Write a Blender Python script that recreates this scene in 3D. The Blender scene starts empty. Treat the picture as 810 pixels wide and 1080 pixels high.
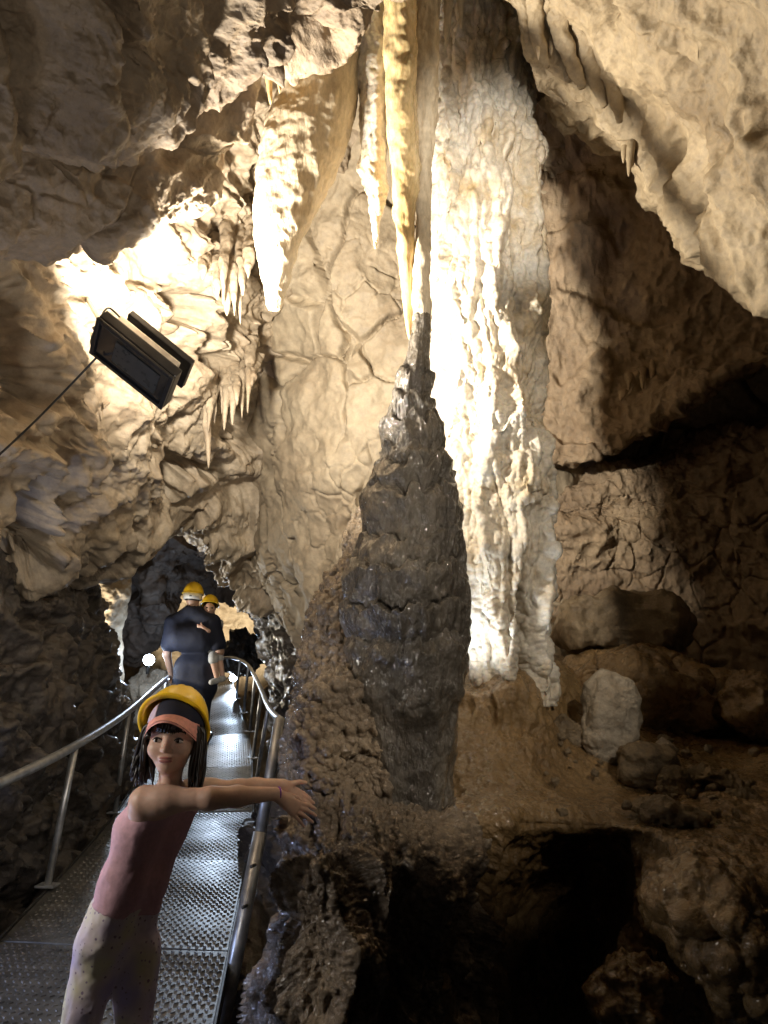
import bpy, math, random
import numpy as np
from mathutils import Vector, Matrix
random.seed(7)
rng = np.random.default_rng(7)
sc = bpy.context.scene
COL = sc.collection

# ------------------------------------------------------------------ camera
PITCH, ROLL = math.radians(15.0), math.radians(2.28)
C0 = np.array([0.0, 0.0, 1.45])
FW = np.array([0.0, math.cos(PITCH), math.sin(PITCH)])
R0 = np.array([1.0, 0.0, 0.0]); U0 = np.array([0.0, -math.sin(PITCH), math.cos(PITCH)])
RT = math.cos(ROLL) * R0 + math.sin(ROLL) * U0
UP = -math.sin(ROLL) * R0 + math.cos(ROLL) * U0
cam = bpy.data.cameras.new('camera'); camo = bpy.data.objects.new('camera', cam); COL.objects.link(camo)
cam.sensor_fit = 'VERTICAL'; cam.sensor_height = 36.0; cam.lens = 26.0
cam.clip_start = 0.05; cam.clip_end = 200
camo.matrix_world = Matrix(((RT[0], UP[0], -FW[0], C0[0]), (RT[1], UP[1], -FW[1], C0[1]), (RT[2], UP[2], -FW[2], C0[2]), (0, 0, 0, 1)))
sc.camera = camo

def P(px, py, Z):
    """world point standing Z metres along the view axis at photo position px, py"""
    px = np.asarray(px, float); py = np.asarray(py, float); Z = np.asarray(Z, float)
    return C0 + Z[..., None] * FW + (Z * (px - 405) / 780)[..., None] * RT + (Z * (540 - py) / 780)[..., None] * UP

# ------------------------------------------------------------------ air, lamps and added fill lights
w = bpy.data.worlds.new('World'); sc.world = w; w.use_nodes = True
w.node_tree.nodes['Background'].inputs[0].default_value = (1.0, 0.90, 0.76, 1)
w.node_tree.nodes['Background'].inputs[1].default_value = 0.028
sc.view_settings.view_transform = 'Standard'; sc.view_settings.look = 'None'
sc.view_settings.exposure = 0.6; sc.view_settings.gamma = 1.0
sc.cycles.max_bounces = 6; sc.cycles.diffuse_bounces = 4; sc.cycles.glossy_bounces = 3
sc.cycles.transmission_bounces = 4; sc.cycles.sample_clamp_indirect = 4.0
sc.cycles.use_denoising = True

def lamp(kind, loc, power, color, aim=None, size=0.1, size_y=None, spot=None, blend=0.4):
    l = bpy.data.lights.new('lamp_or_fill', kind); l.energy = power; l.color = color
    if kind == 'AREA':
        l.shape = 'RECTANGLE'; l.size = size; l.size_y = size_y or size
    else:
        l.shadow_soft_size = size
    if kind == 'SPOT':
        l.spot_size = math.radians(spot); l.spot_blend = blend
    o = bpy.data.objects.new('lamp_or_fill', l); COL.objects.link(o); o.location = Vector(loc)
    if aim is not None:
        o.rotation_euler = (Vector(aim) - Vector(loc)).to_track_quat('-Z', 'Y').to_euler()
    return o
WARM = (1.0, 0.86, 0.64); COOL = (0.62, 0.78, 1.0)
LIGHTS = {}
LIGHTS['flood'] = lamp('AREA', P(166, 366, 2.9), 98, (1.0, 0.91, 0.76), aim=P(410, 230, 5.0), size=0.16, size_y=0.10)
LIGHTS['column'] = lamp('SPOT', P(470, 725, 3.12), 11, (0.93, 0.97, 1.0), aim=P(535, 470, 3.6), size=0.05, spot=125, blend=0.9)  # added light without fixture, hidden behind the stalagmite to brighten the white column
LIGHTS['front'] = lamp('SPOT', C0 + np.array([0.36, -0.1, 1.45]), 360, (1.0, 0.93, 0.82), aim=P(512, 215, 3.9), size=0.05, spot=22, blend=1.0)  # unseen fill added above the camera to lift the column's upper half
LIGHTS['wedge'] = lamp('SPOT', P(408, 600, 3.4), 125, (1.0, 0.88, 0.70), aim=P(640, 440, 5.2), size=0.015, spot=80, blend=0.6)  # added hidden spot that throws the lit wedge onto the right wall
LIGHTS['tunnel'] = lamp('SPOT', P(157, 696, 8.3), 14, COOL, aim=C0 + np.array([-0.4, 2.5, -1.0]), size=0.06, spot=110, blend=0.5)
LIGHTS['bend'] = lamp('SPOT', P(246, 715, 10.8), 170, COOL, aim=C0 + np.array([-0.5, 2.5, -1.0]), size=0.05, spot=60, blend=0.6)
LIGHTS['deep'] = lamp('SPOT', P(212, 700, 11.2), 330, WARM, aim=P(246, 625, 13.4), size=0.08, spot=100, blend=0.7)
LIGHTS['glow'] = lamp('POINT', P(150, 690, 7.9), 8, COOL, size=0.08)
LIGHTS['deep_left'] = lamp('POINT', P(86, 700, 7.7), 90, WARM, size=0.06)
_e = C0 + np.array([1.25, -0.1, 1.55]); _aim = P(440, 540, 3.0); _half = Vector(_aim - _e).angle(Vector(P(330, 965, 2.25) - _e))
LIGHTS['added_key'] = lamp('SPOT', _e, 125, (1.0, 0.88, 0.72), aim=_aim, size=0.045, spot=min(150, math.degrees(_half) * 2), blend=0.45)  # unseen key light added for stalagmite, shelf and girl; no fixture
LIGHTS['low'] = lamp('SPOT', C0 + np.array([0.75, -0.2, -0.5]), 48, (1.0, 0.90, 0.76), aim=P(90, 190, 2.5), size=0.12, spot=70, blend=1.0)  # added fill out of view, raking the upper left ceiling from below
LIGHTS['side'] = lamp('POINT', P(-170, 720, 1.9), 13, (1.0, 0.92, 0.82), size=0.12)  # added warm fill beyond the left edge, not a lamp of the cave
LIGHTS['cool'] = lamp('POINT', P(-300, 1010, 2.3), 20, (0.50, 0.62, 1.0), size=0.1)  # added bluish fill out of view, tints the girl and rails from the left

# ------------------------------------------------------------------ noise
_p = rng.permutation(256).astype(np.int32); PERM = np.concatenate([_p, _p, _p])
_g = rng.normal(size=(256, 3)).astype(np.float32); GRAD = _g / np.linalg.norm(_g, axis=1, keepdims=True)
RND = rng.random(256).astype(np.float32)

def perlin(p):
    p = np.asarray(p, np.float32); i = np.floor(p).astype(np.int32); f = p - i; i &= 255
    u = f * f * f * (f * (f * 6 - 15) + 10)
    out = 0
    for dx in (0, 1):
        wx = u[:, 0] if dx else 1 - u[:, 0]
        a = PERM[(i[:, 0] + dx) & 255]
        for dy in (0, 1):
            wy = wx * (u[:, 1] if dy else 1 - u[:, 1])
            b = PERM[(a + i[:, 1] + dy) & 255]
            for dz in (0, 1):
                g = GRAD[PERM[(b + i[:, 2] + dz) & 255]]
                d = g[:, 0] * (f[:, 0] - dx) + g[:, 1] * (f[:, 1] - dy) + g[:, 2] * (f[:, 2] - dz)
                out = out + wy * (u[:, 2] if dz else 1 - u[:, 2]) * d
    return out * 1.5

def fbm(p, f=1.0, octv=5, gain=0.5, lac=2.03):
    s = 0; a = 1.0
    for k in range(octv):
        s = s + a * perlin(p * f + 17.3 * k); f *= lac; a *= gain
    return s

def ridged(p, f=1.0, octv=5, gain=0.5, lac=2.07):
    s = 0; a = 1.0; w_ = 1.0
    for k in range(octv):
        n = 1 - np.abs(perlin(p * f + 9.1 * k)); n = n * n * w_
        s = s + a * n; w_ = np.clip(n * 1.6, 0, 1); f *= lac; a *= gain
    return s

def warp(p, f, a, octv=2):
    return p + a * np.stack([fbm(p + 31.7, f, octv), fbm(p - 11.2, f, octv), fbm(p + 77.1, f, octv)], 1)

def voronoi(p):
    """F1, F2 and a random number per nearest cell"""
    p = np.asarray(p, np.float32); i = np.floor(p).astype(np.int32); f = p - i
    n = len(p); f1 = np.full(n, 9, np.float32); f2 = np.full(n, 9, np.float32); cid = np.zeros(n, np.int32)
    for dx in (-1, 0, 1):
        for dy in (-1, 0, 1):
            for dz in (-1, 0, 1):
                h = PERM[(PERM[(PERM[(i[:, 0] + dx) & 255] + i[:, 1] + dy) & 255] + i[:, 2] + dz) & 255]
                ox = RND[h] - f[:, 0] + dx; oy = RND[(h + 71) & 255] - f[:, 1] + dy; oz = RND[(h + 149) & 255] - f[:, 2] + dz
                d = ox * ox + oy * oy + oz * oz
                m = d < f1
                f2 = np.where(m, f1, np.minimum(f2, d)); cid = np.where(m, h, cid); f1 = np.where(m, d, f1)
    return np.sqrt(f1), np.sqrt(f2), RND[(cid + 33) & 255]

def sstep(a, b, x):
    t = np.clip((x - a) / (b - a), 0, 1); return t * t * (3 - 2 * t)

# ------------------------------------------------------------------ mesh helpers
def mesh_obj(name, verts, faces, mat, parent=None, smooth=True):
    me = bpy.data.meshes.new(name)
    v = np.asarray(verts, np.float32)
    if isinstance(faces, np.ndarray) and faces.ndim == 2:
        n, k = faces.shape
        me.vertices.add(len(v)); me.vertices.foreach_set('co', v.ravel())
        me.loops.add(n * k); me.loops.foreach_set('vertex_index', faces.ravel().astype(np.int32))
        me.polygons.add(n); me.polygons.foreach_set('loop_start', np.arange(0, n * k, k, dtype=np.int32))
        me.polygons.foreach_set('loop_total', np.full(n, k, np.int32))
        me.update(calc_edges=True)
    else:
        me.from_pydata([tuple(x) for x in v], [], [tuple(f) for f in faces])
    if smooth:
        me.polygons.foreach_set('use_smooth', np.ones(len(me.polygons), bool))
    me.validate()
    o = bpy.data.objects.new(name, me); COL.objects.link(o)
    if mat: me.materials.append(mat)
    if parent: o.parent = parent
    return o

def tag(o, label=None, cat=None, group=None, kind=None):
    if label: o['label'] = label
    if cat: o['category'] = cat
    if group: o['group'] = group
    if kind: o['kind'] = kind
    return o

def thing(name, label, cat, loc=(0, 0, 0), group=None):
    o = bpy.data.objects.new(name, None); COL.objects.link(o); o.location = Vector(loc)
    o.empty_display_size = 0.1
    return tag(o, label, cat, group)

def grid_faces(nv, nu, wrap=False):
    a = np.arange(nv * nu).reshape(nv, nu)
    if wrap: a = np.concatenate([a, a[:, :1]], 1)
    return np.stack([a[:-1, :-1], a[:-1, 1:], a[1:, 1:], a[1:, :-1]], -1).reshape(-1, 4)

def catmull(ctrl, n, closed=False):
    """resample the first axis of ctrl to n points"""
    c = np.asarray(ctrl, float); k = len(c)
    t = np.linspace(0, k if closed else k - 1, n, endpoint=not closed); i = np.floor(t).astype(int)
    if not closed: i = np.clip(i, 0, k - 2)
    f = (t - i).reshape((-1,) + (1,) * (c.ndim - 1))
    def at(j):
        return c[j % k] if closed else c[np.clip(j, 0, k - 1)]
    p0, p1, p2, p3 = at(i - 1), at(i), at(i + 1), at(i + 2)
    if not closed:
        p0 = np.where((i == 0).reshape(f.shape), 2 * p1 - p2, p0); p3 = np.where((i == k - 2).reshape(f.shape), 2 * p2 - p1, p3)
    return 0.5 * (2 * p1 + (p2 - p0) * f + (2 * p0 - 5 * p1 + 4 * p2 - p3) * f ** 2 + (3 * p1 - p0 - 3 * p2 + p3) * f ** 3)

def normals(g, wrap=False):
    if wrap:
        du = np.roll(g, -1, 1) - np.roll(g, 1, 1)
    else:
        du = np.gradient(g, axis=1)
    dv = np.gradient(g, axis=0)
    n = np.cross(du, dv); n /= np.linalg.norm(n, axis=-1, keepdims=True) + 1e-9
    return n

def loft(rows, nv, nu, disp=None, two=None):
    """rows of photo points with distance -> world surface, displaced along its normals by disp(p, n)"""
    g = np.array([P(*np.array(r, float).T) for r in rows])
    g = catmull(np.swapaxes(catmull(np.swapaxes(g, 0, 1), nu), 0, 1), nv)
    n = normals(g)
    mid = n[nv // 4: 3 * nv // 4, nu // 4: 3 * nu // 4].reshape(-1, 3)
    if np.mean(np.sum(mid * (C0 - g[nv // 4: 3 * nv // 4, nu // 4: 3 * nu // 4].reshape(-1, 3)), 1)) < 0: n = -n
    if disp is not None:
        p = g.reshape(-1, 3)
        g = (p + n.reshape(-1, 3) * disp(p, n.reshape(-1, 3))[:, None]).reshape(g.shape)
        if two is not None:
            n2 = normals(g)
            if np.sum(n2 * n) < 0: n2 = -n2
            p = g.reshape(-1, 3)
            g = (p + n2.reshape(-1, 3) * two(p, n2.reshape(-1, 3))[:, None]).reshape(g.shape)
    return g

def sheet(name, rows, nv, nu, mat, disp, two=None, kind='structure'):
    g = loft(rows, nv, nu, disp, two)
    o = mesh_obj(name, g.reshape(-1, 3), grid_faces(nv, nu), mat)
    if kind: o['kind'] = kind
    return o

def radial(prof, nv, nu, disp=None, two=None, depth=1.0, top=True):
    """prof: rows of (px, py, Z, half-width px); a solid of roughly round section along those centres"""
    pr = np.array(prof, float); c = P(pr[:, 0], pr[:, 1], pr[:, 2]); r = pr[:, 3] * pr[:, 2] / 780
    cr = catmull(np.concatenate([c, r[:, None]], 1), nv)
    th = np.linspace(0, 2 * np.pi, nu, endpoint=False)
    # section plane: camera right and the horizontal direction away from the camera
    a = RT; b = np.array([0.0, 1.0, 0.0])
    ring = np.cos(th)[:, None] * a + depth * np.sin(th)[:, None] * b
    g = cr[:, None, :3] + np.maximum(cr[:, 3], 0.002)[:, None, None] * ring[None]
    n = normals(g, True)
    if np.mean(np.sum(n * ring[None], -1)) < 0: n = -n
    p = g.reshape(-1, 3)
    for d in (disp, two):
        if d is None: continue
        g = (g.reshape(-1, 3) + n.reshape(-1, 3) * d(p, n.reshape(-1, 3), np.tile(th, nv), np.repeat(np.linspace(0, 1, nv), nu), np.repeat(np.maximum(cr[:, 3], 0.002), nu))[:, None]).reshape(g.shape)
        n2 = normals(g, True); n = n2 if np.sum(n2 * n) > 0 else -n2
    return g

def radial_obj(name, prof, nv, nu, mat, disp=None, two=None, depth=1.0, parent=None):
    g = radial(prof, nv, nu, disp, two, depth)
    v = g.reshape(-1, 3); f = list(map(tuple, grid_faces(nv, nu, True)))
    f = grid_faces(nv, nu, True)
    top = g[0].mean(0); bot = g[-1].mean(0); k = len(v)
    v = np.concatenate([v, [top, bot]])
    i = np.arange(nu); j = (i + 1) % nu
    cap1 = np.stack([np.full(nu, k), j, i, i], 1); cap2 = np.stack([np.full(nu, k + 1), (nv - 1) * nu + i, (nv - 1) * nu + j, (nv - 1) * nu + j], 1)
    me_faces = [tuple(x) for x in f] + [(k, b, a) for a, b in zip(i, j)] + [(k + 1, (nv - 1) * nu + a, (nv - 1) * nu + b) for a, b in zip(i, j)]
    return mesh_obj(name, v, me_faces, mat, parent)

# ------------------------------------------------------------------ materials
def mat_nodes(name):
    m = bpy.data.materials.new(name); m.use_nodes = True; nt = m.node_tree
    return m, nt, nt.nodes, nt.links, nt.nodes['Principled BSDF']

def rock_mat(name, cols, rough=(0.55, 0.8), scale=1.6, bump=0.5, fine=55, wet=0.0, sss=0.0, stretch=(1, 1, 1), streak=0.0, coat=0.0, stain=None, bdist=0.012, speck=0.0):
    """limestone: large colour patches, streaks, grain and two sizes of relief"""
    m, nt, N, L, b = mat_nodes(name)
    tc = N.new('ShaderNodeTexCoord'); mp = N.new('ShaderNodeMapping'); mp.inputs['Scale'].default_value = stretch
    L.new(tc.outputs['Object'], mp.inputs[0]); V = mp.outputs[0]
    def noise(s, d=6, r=0.6, dist=0.0, vec=V):
        n = N.new('ShaderNodeTexNoise'); n.inputs['Scale'].default_value = s; n.inputs['Detail'].default_value = d
        n.inputs['Roughness'].default_value = r; n.inputs['Distortion'].default_value = dist; L.new(vec, n.inputs['Vector']); return n
    big = noise(scale, 8, 0.62, 0.6)
    cr = N.new('ShaderNodeValToRGB'); e = cr.color_ramp.elements
    pos = np.linspace(0.28, 0.74, len(cols))
    e[0].position = pos[0]; e[0].color = (*cols[0], 1); e[1].position = pos[-1]; e[1].color = (*cols[-1], 1)
    for q, c in zip(pos[1:-1], cols[1:-1]):
        x = e.new(q); x.color = (*c, 1)
    L.new(big.outputs[0], cr.inputs[0]); colr = cr.outputs[0]
    g = noise(scale * 14, 6, 0.7)
    mg = N.new('ShaderNodeMapRange'); mg.inputs[1].default_value = 0.3; mg.inputs[2].default_value = 0.7; mg.inputs[3].default_value = 0.72; mg.inputs[4].default_value = 1.22
    L.new(g.outputs[0], mg.inputs[0])
    mx = N.new('ShaderNodeMix'); mx.data_type = 'RGBA'; mx.blend_type = 'MULTIPLY'; mx.inputs[0].default_value = 1.0
    L.new(colr, mx.inputs[6]); L.new(mg.outputs[0], mx.inputs[7]); colr = mx.outputs[2]
    if stain:
        s2 = noise(scale * 2.3, 7, 0.7, 1.2); r2 = N.new('ShaderNodeMapRange'); r2.inputs[1].default_value = 0.54; r2.inputs[2].default_value = 0.66
        L.new(s2.outputs[0], r2.inputs[0]); m2 = N.new('ShaderNodeMix'); m2.data_type = 'RGBA'
        L.new(r2.outputs[0], m2.inputs[0]); L.new(colr, m2.inputs[6]); m2.inputs[7].default_value = (*stain, 1); colr = m2.outputs[2]
    if streak:
        sm = N.new('ShaderNodeMapping'); sm.inputs['Scale'].default_value = (9, 9, 0.7); L.new(tc.outputs['Object'], sm.inputs[0])
        sn = noise(1.0, 5, 0.6, 0.4, sm.outputs[0]); sr = N.new('ShaderNodeMapRange'); sr.inputs[1].default_value = 0.38; sr.inputs[2].default_value = 0.62
        sr.inputs[3].default_value = 1 - streak; sr.inputs[4].default_value = 1.1; L.new(sn.outputs[0], sr.inputs[0])
        m3 = N.new('ShaderNodeMix'); m3.data_type = 'RGBA'; m3.blend_type = 'MULTIPLY'; m3.inputs[0].default_value = 1
        L.new(colr, m3.inputs[6]); L.new(sr.outputs[0], m3.inputs[7]); colr = m3.outputs[2]
    L.new(colr, b.inputs['Base Color'])
    rr = N.new('ShaderNodeMapRange'); rr.inputs[1].default_value = 0.35; rr.inputs[2].default_value = 0.65; rr.inputs[3].default_value = rough[0]; rr.inputs[4].default_value = rough[1]
    L.new(g.outputs[0], rr.inputs[0]); L.new(rr.outputs[0], b.inputs['Roughness'])
    f1 = noise(fine, 6, 0.65); f2 = N.new('ShaderNodeTexVoronoi'); f2.inputs['Scale'].default_value = fine * 0.55; L.new(V, f2.inputs['Vector'])
    ad = N.new('ShaderNodeMath'); ad.operation = 'MULTIPLY_ADD'; ad.inputs[1].default_value = -0.25; L.new(f2.outputs[0], ad.inputs[0]); L.new(f1.outputs[0], ad.inputs[2])
    bp = N.new('ShaderNodeBump'); bp.inputs['Strength'].default_value = bump; bp.inputs['Distance'].default_value = bdist
    L.new(ad.outputs[0], bp.inputs['Height']); L.new(bp.outputs[0], b.inputs['Normal'])
    if coat:   # a smooth film of water over the rough stone
        b.inputs['Coat Weight'].default_value = coat; b.inputs['Coat Roughness'].default_value = 0.05
        wf = noise(78, 1.0, 0.5, 0.3); wb = N.new('ShaderNodeBump'); wb.inputs['Strength'].default_value = 0.9; wb.inputs['Distance'].default_value = 0.012
        L.new(wf.outputs[0], wb.inputs['Height']); L.new(wb.outputs[0], b.inputs['Coat Normal'])
    if sss:
        b.inputs['Subsurface Weight'].default_value = sss; b.inputs['Subsurface Radius'].default_value = (0.03, 0.018, 0.008)
        b.inputs['Subsurface Scale'].default_value = 1.0
    return m

def plain(name, col, rough=0.5, metal=0.0, bump=0.0, bscale=80, var=0.15, coat=0.0, emit=None, es=0):
    m, nt, N, L, b = mat_nodes(name)
    n = N.new('ShaderNodeTexNoise'); n.inputs['Scale'].default_value = bscale * 0.35; n.inputs['Detail'].default_value = 5
    tc = N.new('ShaderNodeTexCoord'); L.new(tc.outputs['Object'], n.inputs['Vector'])
    mr = N.new('ShaderNodeMapRange'); mr.inputs[1].default_value = 0.3; mr.inputs[2].default_value = 0.7; mr.inputs[3].default_value = 1 - var; mr.inputs[4].default_value = 1 + var
    L.new(n.outputs[0], mr.inputs[0])
    mx = N.new('ShaderNodeMix'); mx.data_type = 'RGBA'; mx.blend_type = 'MULTIPLY'; mx.inputs[0].default_value = 1
    mx.inputs[6].default_value = (*col, 1); L.new(mr.outputs[0], mx.inputs[7]); L.new(mx.outputs[2], b.inputs['Base Color'])
    r2 = N.new('ShaderNodeMapRange'); r2.inputs[3].default_value = max(0.03, rough - 0.12); r2.inputs[4].default_value = min(1, rough + 0.12)
    L.new(n.outputs[0], r2.inputs[0]); L.new(r2.outputs[0], b.inputs['Roughness']); b.inputs['Metallic'].default_value = metal
    if bump:
        n2 = N.new('ShaderNodeTexNoise'); n2.inputs['Scale'].default_value = bscale; L.new(tc.outputs['Object'], n2.inputs['Vector'])
        bp = N.new('ShaderNodeBump'); bp.inputs['Strength'].default_value = bump; bp.inputs['Distance'].default_value = 0.003
        L.new(n2.outputs[0], bp.inputs['Height']); L.new(bp.outputs[0], b.inputs['Normal'])
    if coat: b.inputs['Coat Weight'].default_value = coat
    if emit: b.inputs['Emission Color'].default_value = (*emit, 1); b.inputs['Emission Strength'].default_value = es
    return m

M = {}
M['ceiling'] = rock_mat('ceiling limestone', [(0.12, 0.085, 0.055), (0.24, 0.18, 0.12), (0.34, 0.26, 0.17), (0.42, 0.34, 0.24)], scale=1.3, fine=45, bump=0.7)
M['slab'] = rock_mat('grey limestone', [(0.17, 0.13, 0.09), (0.30, 0.23, 0.16), (0.40, 0.32, 0.22)], scale=1.5, fine=60, bump=0.6)
M['left'] = rock_mat('veined limestone', [(0.16, 0.11, 0.07), (0.34, 0.27, 0.19), (0.46, 0.38, 0.28), (0.40, 0.30, 0.18)], scale=1.4, fine=50, bump=0.5, rough=(0.4, 0.7))
M['back'] = rock_mat('pale cracked limestone', [(0.25, 0.19, 0.125), (0.34, 0.275, 0.19), (0.42, 0.35, 0.25)], scale=0.9, fine=45, bump=0.4)
M['right'] = rock_mat('brown limestone', [(0.19, 0.13, 0.08), (0.33, 0.245, 0.16), (0.44, 0.34, 0.22)], scale=1.2, fine=45, bump=0.7)
M['rceil'] = rock_mat('cream ceiling limestone', [(0.19, 0.135, 0.075), (0.36, 0.28, 0.175), (0.46, 0.375, 0.26)], scale=1.5, fine=55, bump=0.5)
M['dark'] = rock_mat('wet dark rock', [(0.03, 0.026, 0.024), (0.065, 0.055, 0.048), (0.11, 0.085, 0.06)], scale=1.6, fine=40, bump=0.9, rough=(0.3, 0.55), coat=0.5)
M['tunnel'] = rock_mat('tunnel rock', [(0.08, 0.065, 0.06), (0.17, 0.14, 0.12), (0.25, 0.2, 0.16)], scale=1.0, fine=25, bump=0.7, rough=(0.4, 0.7))
M['mud'] = rock_mat('muddy flowstone', [(0.15, 0.09, 0.036), (0.25, 0.16, 0.07), (0.33, 0.23, 0.11)], scale=1.8, fine=34, bump=0.8, bdist=0.018, rough=(0.2, 0.42), coat=0.9)
M['mound'] = rock_mat('wet flowstone', [(0.12, 0.095, 0.07), (0.26, 0.20, 0.14), (0.40, 0.31, 0.21)], scale=3.2, fine=45, bump=0.8, bdist=0.02, rough=(0.14, 0.34), coat=1.0)
M['mite'] = rock_mat('wet grey stalagmite', [(0.05, 0.044, 0.037), (0.13, 0.112, 0.09), (0.28, 0.245, 0.195)], scale=2.6, fine=48, bump=0.8, bdist=0.02, rough=(0.14, 0.34), coat=1.0, stretch=(1, 1, 0.5), streak=0.35)
M['white'] = rock_mat('white calcite', [(0.46, 0.34, 0.18), (0.62, 0.54, 0.42), (0.68, 0.64, 0.56), (0.70, 0.68, 0.63)], scale=3.0, fine=60, bump=0.5, rough=(0.3, 0.6), sss=0.15)
M['amber'] = rock_mat('amber calcite', [(0.52, 0.33, 0.12), (0.66, 0.49, 0.25), (0.72, 0.60, 0.40)], scale=4, fine=60, bump=0.25, rough=(0.18, 0.4), sss=0.2, stretch=(1, 1, 0.25))
M['tite'] = rock_mat('pale stalactite', [(0.40, 0.31, 0.20), (0.55, 0.46, 0.33), (0.66, 0.58, 0.45)], scale=4, fine=60, bump=0.5, rough=(0.4, 0.7), stretch=(1, 1, 0.35))
M['stone'] = rock_mat('muddy stone', [(0.10, 0.07, 0.04), (0.20, 0.15, 0.09), (0.30, 0.24, 0.17)], scale=5, fine=60, bump=0.8, rough=(0.4, 0.7))
M['palestone'] = rock_mat('pale grey stone', [(0.24, 0.19, 0.13), (0.36, 0.31, 0.24), (0.46, 0.41, 0.34)], scale=5, fine=60, bump=0.8, rough=(0.4, 0.7))

# ------------------------------------------------------------------ relief recipes
SD = np.array([0.35, 0.25, 0.9]); SD /= np.linalg.norm(SD)
def craggy(amp=0.1, f=1.2, led=0.05, ledf=3.0, oct_=6, strata=SD, off=0.0):
    def d(p, n):
        p = p + off
        q = warp(p, f * 0.8, 0.22 / f, 2)
        r = ridged(q, f, oct_, 0.52) - 1.0
        h = amp * (0.75 * r + 0.6 * fbm(q + 3.3, f * 0.7, 4))
        if led:
            s = q @ strata * ledf + 0.6 * fbm(q, f * 1.3, 3); fr = s - np.floor(s)
            h = h + led * (sstep(0, 0.8, fr) - sstep(0.86, 1.0, fr))
        return h
    return d
def frame_of(nrm):
    nrm = nrm / np.linalg.norm(nrm); a = np.cross(nrm, [0.2, 1.0, 0.1]); a /= np.linalg.norm(a); return np.stack([a, np.cross(nrm, a), nrm])
def strata(nrm, amp=0.05, f=1.6, sq=4.5, hole=0.0):
    A = frame_of(nrm)
    def d(p, n):
        q = warp(p, 1.3, 0.13, 3) @ A.T * np.array([1, 1, sq])
        h = amp * (ridged(q, f, 5, 0.55) - 1.0) + amp * 0.8 * fbm(q + 4, f * 0.7, 4)
        if hole:
            v = fbm(p @ A.T * np.array([1, 1, 2.2]) + 8, 1.7, 4); h = h - hole * sstep(0.22, 0.5, v)
        return h
    return d
def folds(dirv, amp=0.04, f=5, st=0.16):
    A = frame_of(np.asarray(dirv, float))
    def d(p, n):
        q = warp(p, 2.0, 0.10, 3) @ A.T * np.array([1, 1, st])
        return amp * (ridged(q, f, 3, 0.45) - 1)
    return d
def grain(a=0.012, f=9, oct_=4):
    def d(p, n): return a * (fbm(p, f, oct_, 0.55) + 0.5 * (ridged(p, f * 0.8, 3) - 1))
    return d
def cracked(amp=0.07, f=2.0, depth=0.09, base=0.12):
    def d(p, n):
        q = warp(p, 1.5, 0.10, 3) * np.array([1, 1, 0.8])
        f1, f2, c = voronoi(q * f)
        wid = 0.035 + 0.05 * np.clip(0.5 + fbm(p + 5, 1.6, 2), 0, 1); on_ = sstep(-0.35, 0.15, fbm(p + 20, 1.1, 3))
        h = base * fbm(p, 0.9, 3) + amp * (c - 0.5) * on_ - depth * on_ * (1 - sstep(0.0, 1, (f2 - f1) / wid)) + amp * 0.8 * (0.5 - f1)
        g1, g2, c2 = voronoi(warp(p, 4, 0.05, 2) * f * 2.9 + 5); o2 = sstep(0.0, 0.4, fbm(p + 40, 1.4, 3))
        return h + amp * 0.22 * (c2 - 0.5) * o2 - depth * 0.3 * o2 * (1 - sstep(0, 0.07, g2 - g1)) + 0.03 * (ridged(q, 2.2, 4) - 1)
    return d
def flutes(amp=0.05, f=6, z=0.18):
    return lambda p, n: amp * (ridged(warp(p, 2, 0.08, 2) * np.array([1, 1, z]), f, 3) - 1)
def add(*fs): return lambda *a: sum(f(*a) for f in fs)

def offs(rows, dy, dz, dx=0):
    return [[(x + dx, y + dy, z + dz) for x, y, z in r] for r in rows]

# ------------------------------------------------------------------ the cave
# outer shell that closes the chamber all round
nv, nu = 120, 160
th = np.linspace(0, 2 * np.pi, nu, endpoint=False); ph = np.linspace(0.0, np.pi, nv)
dirs = np.stack([np.sin(ph)[:, None] * np.cos(th), np.sin(ph)[:, None] * np.sin(th), np.repeat(np.cos(ph)[:, None], nu, 1)], -1)
g = np.array([0, 6.0, 1.5]) + dirs * np.array([7.5, 10.5, 5.0])
p = g.reshape(-1, 3); p = p - dirs.reshape(-1, 3) * (0.9 * fbm(p, 0.35, 4) + 0.3 * (ridged(p, 0.6, 4) - 1))[:, None]
tag(mesh_obj('cave_wall', p, grid_faces(nv, nu, True), M['dark']), kind='structure')

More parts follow.
